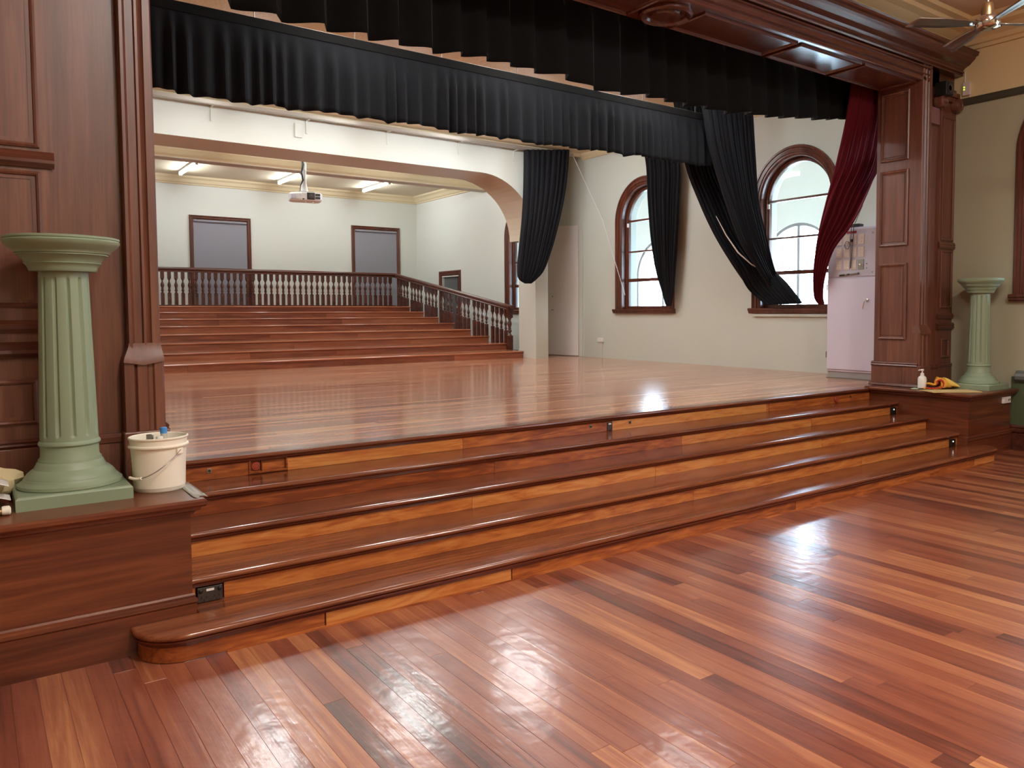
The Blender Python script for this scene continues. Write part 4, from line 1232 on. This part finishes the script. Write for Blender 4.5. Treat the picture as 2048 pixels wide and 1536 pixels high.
# ================================================================ bucket and bottles
bx, by = -2.08, -.90
BK = 1.10
bk = thing('bucket', 'white plastic bucket with wire handle on the left plinth', 'bucket', (bx, by, ZT))
zb = ZT
prof = [(.112, zb), (.116, zb + .006), (.122, zb + .15), (.127, zb + .215), (.136, zb + .218), (.138, zb + .224), (.136, zb + .23), (.13, zb + .232), (.131, zb + .255), (.136, zb + .262), (.136, zb + .268), (.131, zb + .27), (.127, zb + .266), (.124, zb + .22), (.118, zb + .02), (.0, zb + .018)]
prof = [(r_ * BK, zb + (h - zb) * BK) for r_, h in prof]
obj('pail', MB().lathe(prof, (bx, by, 0), 56), 'offwhite', bk)
def rotp(a, r, z): return Vector((bx + r * math.cos(a), by + r * math.sin(a), z))
aR = -.95; aL = aR - PI
hd = []
for k in range(25):
    u = k / 24
    th = PI * u
    # hanging bail: pivots at aR and aL, dropped to the left-front side
    along = Vector((math.cos(aR), math.sin(aR), 0)); side = Vector((math.cos(aR - PI / 2), math.sin(aR - PI / 2), 0))
    hd.append(Vector((bx, by, 0)) + along * (.151 * math.cos(th)) + side * (.168 * math.sin(th)) + Vector((0, 0, zb + .225 - .14 * math.sin(th))))
obj('wire_handle', MB().tube(hd, .0022, 8), 'steel', bk)
obj('hand_grip', MB().tube(hd[10:15], .008, 10), 'offwhite', bk)
for a in (aR, aL):
    c = rotp(a, .144, zb + .218)
    obj('ear', MB().obox(c, Vector((-math.sin(a), math.cos(a), 0)) * .02, Vector((math.cos(a), math.sin(a), 0)) * .006, (0, 0, .016)), 'offwhite', bk, bevel=.003)
def bottle(cx, cy, h, r, capmat, bodymat, lab, tilt=0):
    t = thing('bottle', lab, 'bottle', (cx, cy, zb + .022), 'bottles inside the bucket')
    z = zb + .022
    obj('body', MB().lathe([(r * .9, z), (r, z + .01), (r, z + h * .62), (r * .92, z + h * .68), (r * .5, z + h * .82), (.016, z + h * .88), (.016, z + h * .93)], (cx, cy, 0), 20), bodymat, t)
    obj('cap', MB().lathe([(.018, z + h * .9), (.018, z + h), (.014, z + h + .002)], (cx, cy, 0), 18), capmat, t)
bottle(bx + .025, by - .01, .318, .036, 'blue', 'clear', 'clear bottle with a blue cap standing in the bucket')
bottle(bx - .05, by - .045, .288, .026, 'steel', 'clear', 'bottle with a grey cap at left inside the bucket')
bottle(bx - .005, by - .062, .276, .024, 'white', 'white', 'white capped bottle between the two others in the bucket')

# plastic sheet beside the bucket on the plinth corner
sh = MB().grid([[(-1.985 + .07 * u, -1.05 + .25 * v + .03 * math.sin(u * 9 + v * 4), ZT + .001 + .002 * (1 + math.sin(u * 7 + v * 11))) for u in (0, .25, .5, .75, .92)] for v in (-.9, -.5, 0, .5, 1)], smooth=True)
tag(obj('plastic_sheet', sh, 'clear', solid=.001), 'crumpled clear plastic sheet under the bucket at the plinth corner', 'plastic sheet')

# cleaning rags and paper behind the left column
rg = thing('rag_bundle', 'pale cream rags heaped on the left plinth beside the column foot', 'rag', (-2.9, -.9, ZT))
def lump(c, rx, ry, rz, seed, n=22, m_=12):
    r = random.Random(seed)
    a1, a2, a3 = r.uniform(0, 6), r.uniform(0, 6), r.uniform(0, 6)
    rows = []
    for j in range(m_ + 1):
        th = PI * j / m_
        row = []
        for i in range(n):
            p = 2 * PI * i / n
            k = 1 + .12 * math.sin(3 * p + a1 + 2 * th) + .08 * math.sin(7 * p + a2 - th * 3) + .06 * math.sin(5 * th + a3)
            z = c[2] + rz * math.cos(th) * k
            row.append((c[0] + rx * math.sin(th) * math.cos(p) * k, c[1] + ry * math.sin(th) * math.sin(p) * k, max(ZT + .002, z)))
        rows.append(row)
    return MB().grid(rows, close=True)
obj('cream_rag', lump((-2.85, -.625, ZT + .08), .16, .115, .085, 4), 'cloth_cream', rg)
def curl(z, x0, x1, y0, y1, lift, nx=10, ny=8):
    return [[(x0 + (x1 - x0) * i / nx, y0 + (y1 - y0) * j / ny, z + lift * math.sin(PI * (i / nx * .8 + .1)) * (1 - .3 * j / ny)) for i in range(nx + 1)] for j in range(ny + 1)]
obj('white_sheet', MB().grid(curl(ZT + .1, -3.1, -2.765, -.98, -.76, .06)), 'paperwhite', rg, solid=.003)
obj('white_sheet', MB().grid(curl(ZT + .035, -3.1, -2.76, -1.0, -.82, .055)), 'paperwhite', rg, solid=.003)
tb = thing('paint_roller_tube', 'short cream tube lying on the left plinth under the rags', 'tube', (-2.9, -1.1, ZT + .02))
obj('tube_body', MB().tube([(-3.1, -1.12, ZT + .02), (-2.79, -1.1, ZT + .02)], .018, 12), 'brass', tb)
obj('tube_end', MB().lathe([(.021, 0), (.023, .01), (.023, .03), (.014, .036)], (-2.80, -1.1, ZT + .0235), 14, 'X'), 'offwhite', tb)

# ================================================================ items on the right plinth
HR = Vector((RT.x, RT.y, 0)).normalized()        # sideways as the hall sees the plinth
HF = Vector((-HR.y, HR.x, 0))                    # away from the viewer
def at(px, py):
    p = P(px, 775, X=6.40)
    return Vector((p.x, p.y, ZT))
q0 = at(1893, 777)
cd = tag(obj('manila_board', MB().obox(q0 + HR * .08 + HF * .07 + Vector((0, 0, .005)), HR * .3 + HF * .02, HF * .15 - HR * .02, (0, 0, .004)), 'card'), 'flat manila card lying under the orange towel on right plinth', 'card')
g0 = at(1826, 778)
pc = MB().grid([[g0 + HR * (.12 * u) + HF * (.015 + .06 * v) + Vector((0, 0, .002 + .012 * max(0, v - .1) * math.sin(PI * min(1, u * 1.1)) + (.0 if u > .55 else 0))) for u in (0, .2, .4, .6, .8, 1)] for v in (0, .25, .5, .75, 1)])
tag(obj('green_card', pc, 'card_green', solid=.0015), 'pale green sheet curling up at the left of the pump bottle', 'paper')
c = at(1856, 774) + HF * .168
pb = thing('pump_bottle', 'white pump bottle standing behind the folded orange towel', 'bottle', (c.x, c.y, ZT + .012))
px_, py_, pz = c.x, c.y, ZT + .012
SB = 1.28
def sc(pr): return [(r_ * SB, pz + h * SB) for r_, h in pr]
obj('body', MB().lathe(sc([(.036, 0), (.041, .006), (.041, .088), (.037, .106), (.026, .118), (.017, .123), (.017, .126)]), (px_, py_, 0), 28), 'white', pb)
obj('collar', MB().lathe(sc([(.019, .125), (.018, .143), (.01, .15), (.006, .152), (.006, .17)]), (px_, py_, 0), 20), 'paperwhite', pb)
hp = Vector((px_, py_, pz + .178 * SB))
obj('pump_head', MB().lathe(sc([(.008, .167), (.014, .172), (.016, .182), (.012, .187)]), (px_, py_, 0), 16).tube([hp, hp - HR * .04, hp - HR * .05 + Vector((0, 0, -.008))], .006, 8), 'paperwhite', pb)
# the towel: a folded slab rolled up at its near end, red underside showing in the curl, and a flopped tail
t0 = at(1852, 778) + HF * .008
tw = thing('microfibre_towel', 'folded orange and yellow towel showing its red underside on right plinth', 'towel', (t0.x + .1, t0.y, ZT + .012))
zt0 = ZT + .012
def spiral(k, grow, n=36):
    """curl seen from the front: lies along the board, turns up at the right and folds back over itself"""
    pts = [(.0, .012 + k), (.03, .006 + k), (.07, .003 + k), (.12, .004 + k), (.165, .014 + k), (.19, .04 + k * .6), (.196, .075), (.188, .112 - k * .4), (.165, .135 - k), (.135, .128 - k), (.12, .105 - k * .6), (.126, .08), (.118, .062 + k * .5), (.09, .056 + k * .6), (.06, .07 + k * .5), (.03, .075 + k * .5)]
    return pts
def strip(prof, y0, y1, wob, ph):
    rows = []
    for j in range(9):
        v = j / 8
        rows.append([t0 + HR * (a * 1.15 + wob * math.sin(v * 5 + ph + i)) + HF * (y0 * .6 + (y1 - y0) * .3 * v + wob * math.sin(i * 1.7 + ph)) + Vector((0, 0, max(.004, b_ * (1 - .12 * v)) + ZT - t0.z + .012)) for i, (a, b_) in enumerate(prof)])
    return MB().grid(rows)
pr1 = spiral(0, 0)
obj('orange_fold', strip(pr1, .012, .2, .002, 0), 'orange', tw, solid=.02)
obj('red_lining', strip([(a * .97, b_ + .011 * (1 if i < 5 else -1 if 7 <= i <= 9 else 0)) for i, (a, b_) in enumerate(pr1[:13])], -.02, .02, .001, 1), 'redcloth', tw, solid=.013)
rows = []
for j in range(15):
    u = j / 14
    row = []
    for i in range(13):
        v = i / 12 - .5
        w = .22 * (1 - .55 * u * u)
        z = .012 + (.128 * (1 - .15 * math.sin(u * 9)) * (1 - u ** 1.6)) * (1 - (2 * v) ** 4 * .9) + .004 * math.sin(12 * u + 7 * v)
        row.append(t0 + HR * (.195 + .21 * u) + HF * (.1 + .12 * u + w * v) + Vector((0, 0, ZT - t0.z + max(.006, z) + .008)))
    rows.append(row)
obj('orange_body', MB().grid(rows), 'orange', tw, solid=.014)
rows = []
for j in range(13):
    u = j / 12
    row = []
    for i in range(9):
        v = i / 8 - .5
        w = .16 * (1 - .7 * u)
        z = (.115 * (1 - u ** 1.3)) * (1 - (2 * v) ** 4 * .8) + .012
        row.append(t0 + HR * (.31 + .2 * u) + HF * (.19 + w * v) + Vector((0, 0, ZT - t0.z + max(.006, z) + .008)))
    rows.append(row)
obj('yellow_tail', MB().grid(rows), 'orange2', tw, solid=.016)
# white power outlet on the plinth front
wo = thing('white_power_outlet', 'white double power outlet on the front of the right plinth', 'power outlet', (7.27, -1.262, .64))
obj('face_plate', MB().box(7.18, 7.38, -1.285, -1.2605, .6, .68), 'white', wo, bevel=.004)
obj('socket_slot', MB().box(7.31, 7.325, -1.288, -1.284, .625, .65), 'black', wo)
obj('socket_slot', MB().box(7.345, 7.36, -1.288, -1.284, .628, .655), 'black', wo)
obj('rocker', MB().box(7.2, 7.23, -1.289, -1.284, .63, .65), 'paperwhite', wo)

# ================================================================ cabinet
cx0, cx1, cy0, cy1 = 7.3, 7.88, .5, 1.345
cabn = thing('power_cabinet', 'tall white steel power cabinet standing beside the right jamb', 'cabinet', (7.55, .92, H))
obj('kick_base', MB().box(cx0 + .02, cx1, cy0 + .01, cy1 - .01, H, .852), 'galv', cabn)
obj('kick_flange', MB().box(cx0 - .005, cx0 + .03, cy0, cy1, H, H + .012), 'steel', cabn)
obj('carcass', MB().box(cx0, cx1, cy0, cy1, .852, 2.955), 'cab', cabn, bevel=.006)
dor = obj('lower_door', MB().box(cx0 - .022, cx0 - .002, cy0 + .028, cy1 - .012, .885, 2.215), 'cab', cabn, bevel=.005)
hd = MB().lathe([(.022, 0), (.022, -.012), (.012, -.016)], (cx0 - .022, .665, 1.9), 16, 'X')
hd.tube([(cx0 - .035, .665, 1.9), (cx0 - .06, .67, 1.9), (cx0 - .065, .69, 1.87), (cx0 - .06, .71, 1.8), (cx0 - .055, .715, 1.77)], [.008, .009, .009, .008, .005], 8)
obj('door_handle', hd, 'chrome', dor)
for z in (1.05, 2.05):
    obj('hinge', MB().tube([(cx0 - .01, cy1 + .004, z), (cx0 - .01, cy1 + .004, z + .09)], .008, 8), 'steel', cabn)
pan = obj('control_panel', MB().box(cx0 - .018, cx0 - .002, cy0 + .03, cy1 - .012, 2.245, 2.93), 'cab_grey', cabn, bevel=.005)
# switch plates: three rows of four; the top row has switches, the others rows of round buttons
ycol = [1.15, 1.02, .905, .785]
zrow = [2.775, 2.595, 2.415]
pl_n = 0
for r_, zz in enumerate(zrow):
    for c_, yy in enumerate(ycol):
        last = (r_ == 2 and c_ == 3)
        pl = obj('switch_plate', MB().box(cx0 - .026, cx0 - .017, yy - .05, yy + .045, zz - .072, zz + .072), 'steel' if last else 'plate', cabn, bevel=.003)
        bt = MB()
        if last:
            bt.lathe([(.022, 0), (.02, -.012), (.006, -.016)], (cx0 - .026, yy, zz - .01), 14, 'X')
            obj('key_switch', bt, 'chrome', pl)
        elif r_ == 0:
            bt.lathe([(.011, 0), (.01, -.006), (.004, -.008)], (cx0 - .026, yy - .01, zz - .035), 10, 'X')
            bt.box(cx0 - .034, cx0 - .026, yy - .02, yy + .0, zz + .01, zz + .03)
            obj('switch', bt, 'paperwhite', pl)
        else:
            for a in (-.02, .015):
                for b_ in (-.04, 0, .04):
                    bt.lathe([(.0085, 0), (.0085, -.004), (.003, -.0065)], (cx0 - .026, yy + a, zz + b_), 8, 'X')
            obj('button_rows', bt, 'white', pl)
obj('red_label', MB().box(cx0 - .0195, cx0 - .0175, .86, 1.02, 2.865, 2.9), 'red_label', cabn)
obj('lock', MB().lathe([(.012, 0), (.012, -.008), (.005, -.009)], (cx0 - .018, .6, 2.85), 12, 'X'), 'chrome', cabn)
for yy, zz in ((.69, 2.42), (.69, 2.36), (.6, 2.3)):
    obj('indicator', MB().lathe([(.008, 0), (.007, -.005), (.003, -.006)], (cx0 - .018, yy, zz), 8, 'X'), 'black' if zz > 2.4 else 'steel', cabn)
# marker held on the panel, the black box on top and the hanging cords
mk = thing('marker_pen', 'black and white marker pen held below the switch plates', 'pen', (cx0 - .034, .98, 2.275))
obj('barrel', MB().tube([(cx0 - .034, 1.03, 2.272), (cx0 - .034, .82, 2.288)], .011, 10), 'steel', mk)
obj('pen_cap', MB().tube([(cx0 - .034, 1.12, 2.266), (cx0 - .034, 1.03, 2.272)], .013, 10), 'black', mk)
obj('printed_band', MB().tube([(cx0 - .034, 1.0, 2.275), (cx0 - .034, .95, 2.279)], .0118, 10), 'black', mk)
obj('pen_end', MB().tube([(cx0 - .034, .82, 2.288), (cx0 - .034, .805, 2.289)], .0125, 10), 'charcoal', mk)
bb = thing('black_box', 'small black box lying on top of the white cabinet', 'box', (7.36, .93, 2.955))
obj('case', MB().box(7.31, 7.42, .84, 1.03, 2.955, 3.005), 'black', bb, bevel=.004)
obj('lid_lip', MB().box(7.308, 7.422, .838, 1.032, 2.992, 2.998), 'charcoal', bb)
hc_ = MB()
for dy in (0, .035):
    hc_.tube([(7.36, .62 - dy, 4.6), (7.3, .82 - dy, 3.25), (cx0 - .05, .925 - dy, 2.96), (cx0 - .05, .93 - dy, 2.8), (cx0 - .05, .925 - dy * .5, 2.6), (cx0 - .05, .935 - dy * .2, 2.36)], .005, 6)
lp = [(cx0 - .05, .99 + .04 * math.sin(2 * PI * k / 16), 2.7 + .055 * math.cos(2 * PI * k / 16)) for k in range(17)]
hc_.tube(lp, .004, 6)
hc_.box(cx0 - .06, cx0 - .045, .9, .935, 2.74, 2.78)
tag(obj('hanging_cord', hc_, 'rubber'), 'thin looped cords hanging down the front of the cabinet panel', 'cord')

# ================================================================ projector
pj = thing('projector', 'white projector hanging from a pole in front of the back wall', 'projector', (2.36, 9.75, 4.1))
pc_ = Vector((2.38, 9.75, 4.0))
fx = Vector((.80, -.60, 0)).normalized()          # along the front face, to the right
fy = Vector((-.60, -.80, 0)).normalized()         # facing the hall
fx = Vector((.985, -.17, 0)); fy = Vector((-.17, -.985, 0))
def pjp(a, b_, z): return pc_ + fx * a + fy * b_ + Vector((0, 0, z))
rows = []
for z, ins in ((-.1, .04), (-.095, .02), (-.07, .006), (.03, 0), (.055, .012), (.065, .04)):
    w, d = .30 - ins, .22 - ins
    rows.append([pjp(-w, -d + .06, z), pjp(-w + .05, -d, z), pjp(w - .05, -d, z), pjp(w, -d + .06, z), pjp(w, d - .1, z), pjp(w - .06, d, z), pjp(-.1, d + .0, z), pjp(-w, d - .14, z)])
mb = MB().grid(rows, smooth=False, close=True)
mb.add(rows[0], [list(range(8))[::-1]]); mb.add(rows[-1], [list(range(8))])
obj('casing', mb, 'white', pj, bevel=.006)
obj('lens_bezel', MB().obox(pjp(.07, .215, -.015), fx * .075, fy * .012, Vector((0, 0, .068))), 'black', pj, bevel=.012)
ln = MB()
ring_ = []
for r_, d in ((.05, .0), (.055, .02), (.045, .024), (.035, .016), (.012, .02)):
    ring_.append([pjp(.07, .222 + d, -.012) + fx * (r_ * math.cos(2 * PI * k / 24)) + Vector((0, 0, r_ * math.sin(2 * PI * k / 24))) for k in range(24)])
ln.grid(ring_, close=True); ln.add(ring_[-1], [list(range(24))])
obj('lens', ln, 'charcoal', pj)
for z in (.012, -.045):
    obj('vent', MB().obox(pjp(.195, .214, z), fx * .045, fy * .012, Vector((0, 0, .022))), 'black', pj)
obj('side_grille', MB().obox(pjp(-.245, .135, -.02), (fx * .55 + fy * .8) * .05, (fx * -.8 + fy * .55) * .006, Vector((0, 0, .04))), 'cab_grey', pj)
obj('remote_window', MB().obox(pjp(-.07, .214, -.075), fx * .018, fy * .008, Vector((0, 0, .01))), 'black', pj)
obj('name_print', MB().obox(pjp(-.11, .211, -.005), fx * .032, fy * .003, Vector((0, 0, .004))), 'cab_grey', pj)
for a in (-.02, .12):
    obj('foot', MB().lathe([(.02, -.13), (.018, -.125), (.012, -.1)], pjp(a, .1, 0), 12), 'white', pj)
obj('mount_plate', MB().obox(pjp(.0, .02, .075), fx * .14, fy * .1, Vector((0, 0, .008))), 'steel', pj)
pm = MB().lathe([(.09, .08), (.075, .1), (.05, .22), (.042, .3), (.042, .52)], pc_ + Vector((-.02, 0, 0)), 20)
obj('pole_cover', pm, 'white', pj)
obj('pole', MB().tube([pc_ + Vector((-.02, 0, .5)), pc_ + Vector((-.02, 0, 1.2))], .048, 16), 'chrome', pj)
obj('ceiling_flange', MB().lathe([(.11, 1.2), (.11, 1.185), (.06, 1.17)], pc_ + Vector((-.02, 0, 0)), 20), 'steel', pj)
cb = [pc_ + Vector((-.075, -.05, 1.1)), pc_ + Vector((-.08, -.05, .8)), pc_ + Vector((-.05, -.06, .6)), pc_ + Vector((-.085, -.06, .45)), pc_ + Vector((-.06, -.06, .3)), pc_ + Vector((-.1, -.04, .2)), pc_ + Vector((-.11, -.02, .07))]
obj('cable_bundle', MB().tube(cb, [.008, .012, .02, .016, .018, .008, .006], 8), 'rubber', pj)

# ================================================================ ceiling fan
fc = Vector((3.921, -2.537, 4.142))
fan = thing('ceiling_fan', 'chrome four bladed ceiling fan at top right of the hall', 'ceiling fan', tuple(fc))
obj('down_rod', MB().tube([fc + Vector((0, 0, .1)), Vector((fc.x, fc.y, 5.36))], .013, 12), 'chrome', fan)
obj('canopy', MB().lathe([(.07, 5.38), (.068, 5.33), (.03, 5.28), (.015, 5.275)], (fc.x, fc.y, 0), 24), 'chrome', fan)
obj('upper_cup', MB().lathe([(.05, .04), (.05, .1), (.042, .15), (.035, .16), (.015, .165)], fc, 24), 'brass', fan)
obj('motor', MB().lathe([(.02, -.06), (.05, -.058), (.085, -.045), (.098, -.02), (.1, .0), (.095, .025), (.075, .045), (.04, .05)], fc, 36), 'chrome', fan)
def blade(a):
    d = Vector((math.cos(a), math.sin(a), 0)); s_ = Vector((-d.y, d.x, 0))
    rows_t, rows_b = [], []
    for k in range(9):
        u = k / 8
        r_ = .09 + .58 * u
        w = .03 + .035 * min(1, u * 2.2)
        tw_ = .22
        q = []
        for v in (-1, -.5, 0, .5, 1):
            q.append(fc + d * (r_ - (.03 * (1 + v) if k == 8 else 0)) + s_ * (w * v) + Vector((0, 0, -.012 + tw_ * w * v + .006 * (1 - v * v))))
        rows_t.append(q)
    return MB().grid(rows_t)
A0 = math.atan2(RT.y, RT.x)
for k in range(4):
    a = A0 + PI + .06 + k * PI / 2
    b_ = obj('blade', blade(a), 'steel', fan, solid=.006)
    d = Vector((math.cos(a), math.sin(a), 0))
    obj('blade_bolt', MB().lathe([(.008, -.03), (.008, -.02), (.003, -.018)], fc + d * .115, 8), 'chrome', b_)

# ================================================================ small wall items
ro = thing('wifi_router', 'small white wireless box with green lights on the upper right wall', 'router', (XH, -.53, 4.56))
obj('case', MB().box(XH - .055, XH - .014, -.65, -.55, 4.53, 4.70), 'plate', ro, bevel=.006)
obj('antenna', MB().tube([(XH - .03, -.57, 4.7), (XH - .03, -.57, 4.84)], .006, 8), 'white', ro)
obj('antenna', MB().tube([(XH - .03, -.635, 4.53), (XH - .03, -.64, 4.5)], .006, 8), 'white', ro)
for z in (4.60, 4.63):
    obj('status_light', MB().box(XH - .058, XH - .054, -.58, -.565, z, z + .012), 'led_g', ro)
sp_ = thing('wall_speaker', 'small black speaker mounted on the right jamb below the cornice', 'speaker', (7.0, -.5, 4.53))
obj('cabinet', MB().box(6.92, 7.09, -.62, -.46, 4.46, 4.63), 'black', sp_, bevel=.012)
obj('cone', MB().lathe([(.06, -.62), (.058, -.628), (.04, -.622), (.015, -.615)], (7.005, 0, 4.545), 20, 'Y'), 'charcoal', sp_)
obj('bracket', MB().box(7.0, 7.02, -.46, -.42, 4.5, 4.56), 'steel', sp_)
tag(obj('notice_card', MB().box(6.835, 7.05, -.468, -.462, 4.12, 4.325), 'mauve', bevel=.002), 'plain mauve card fixed to the right jamb below the speaker', 'card')
so = thing('wall_socket', 'small white socket with conduit low on the stage side wall', 'socket', (XR, 7.55, 1.14))
obj('face_plate', MB().box(XR - .03, XR, 7.42, 7.62, 1.09, 1.18), 'white', so, bevel=.004)
obj('conduit', MB().tube([(XR - .012, 7.48, 1.09), (XR - .012, 7.48, H)], .012, 8), 'wall_grey', so)
obj('rocker', MB().box(XR - .034, XR - .029, 7.47, 7.5, 1.12, 1.15), 'paperwhite', so)
# red shade cloth hung on cords outside the smaller window
shc = thing('shade_cloth', 'red cloth hanging outside behind the smaller arched window', 'cloth', (9.6, 6.8, 3.05))
rcl = MB().grid([[(9.6 + .05 * math.sin(u * 9), 7.6 - 1.6 * u, 3.05 - (.75 * (1 - abs(2 * u - .9)) + .15) * v) for u in [k / 10 for k in range(11)]] for v in (0, .25, .5, .75, 1)])
obj('cloth', rcl, 'outred', shc, solid=.01)
obj('cord', MB().tube([(9.6, 7.55, 3.04), (9.6, 7.55, 4.9)], .008, 6), 'steel', shc)
obj('cord', MB().tube([(9.65, 6.05, 3.04), (9.65, 6.05, 4.9)], .008, 6), 'steel', shc)
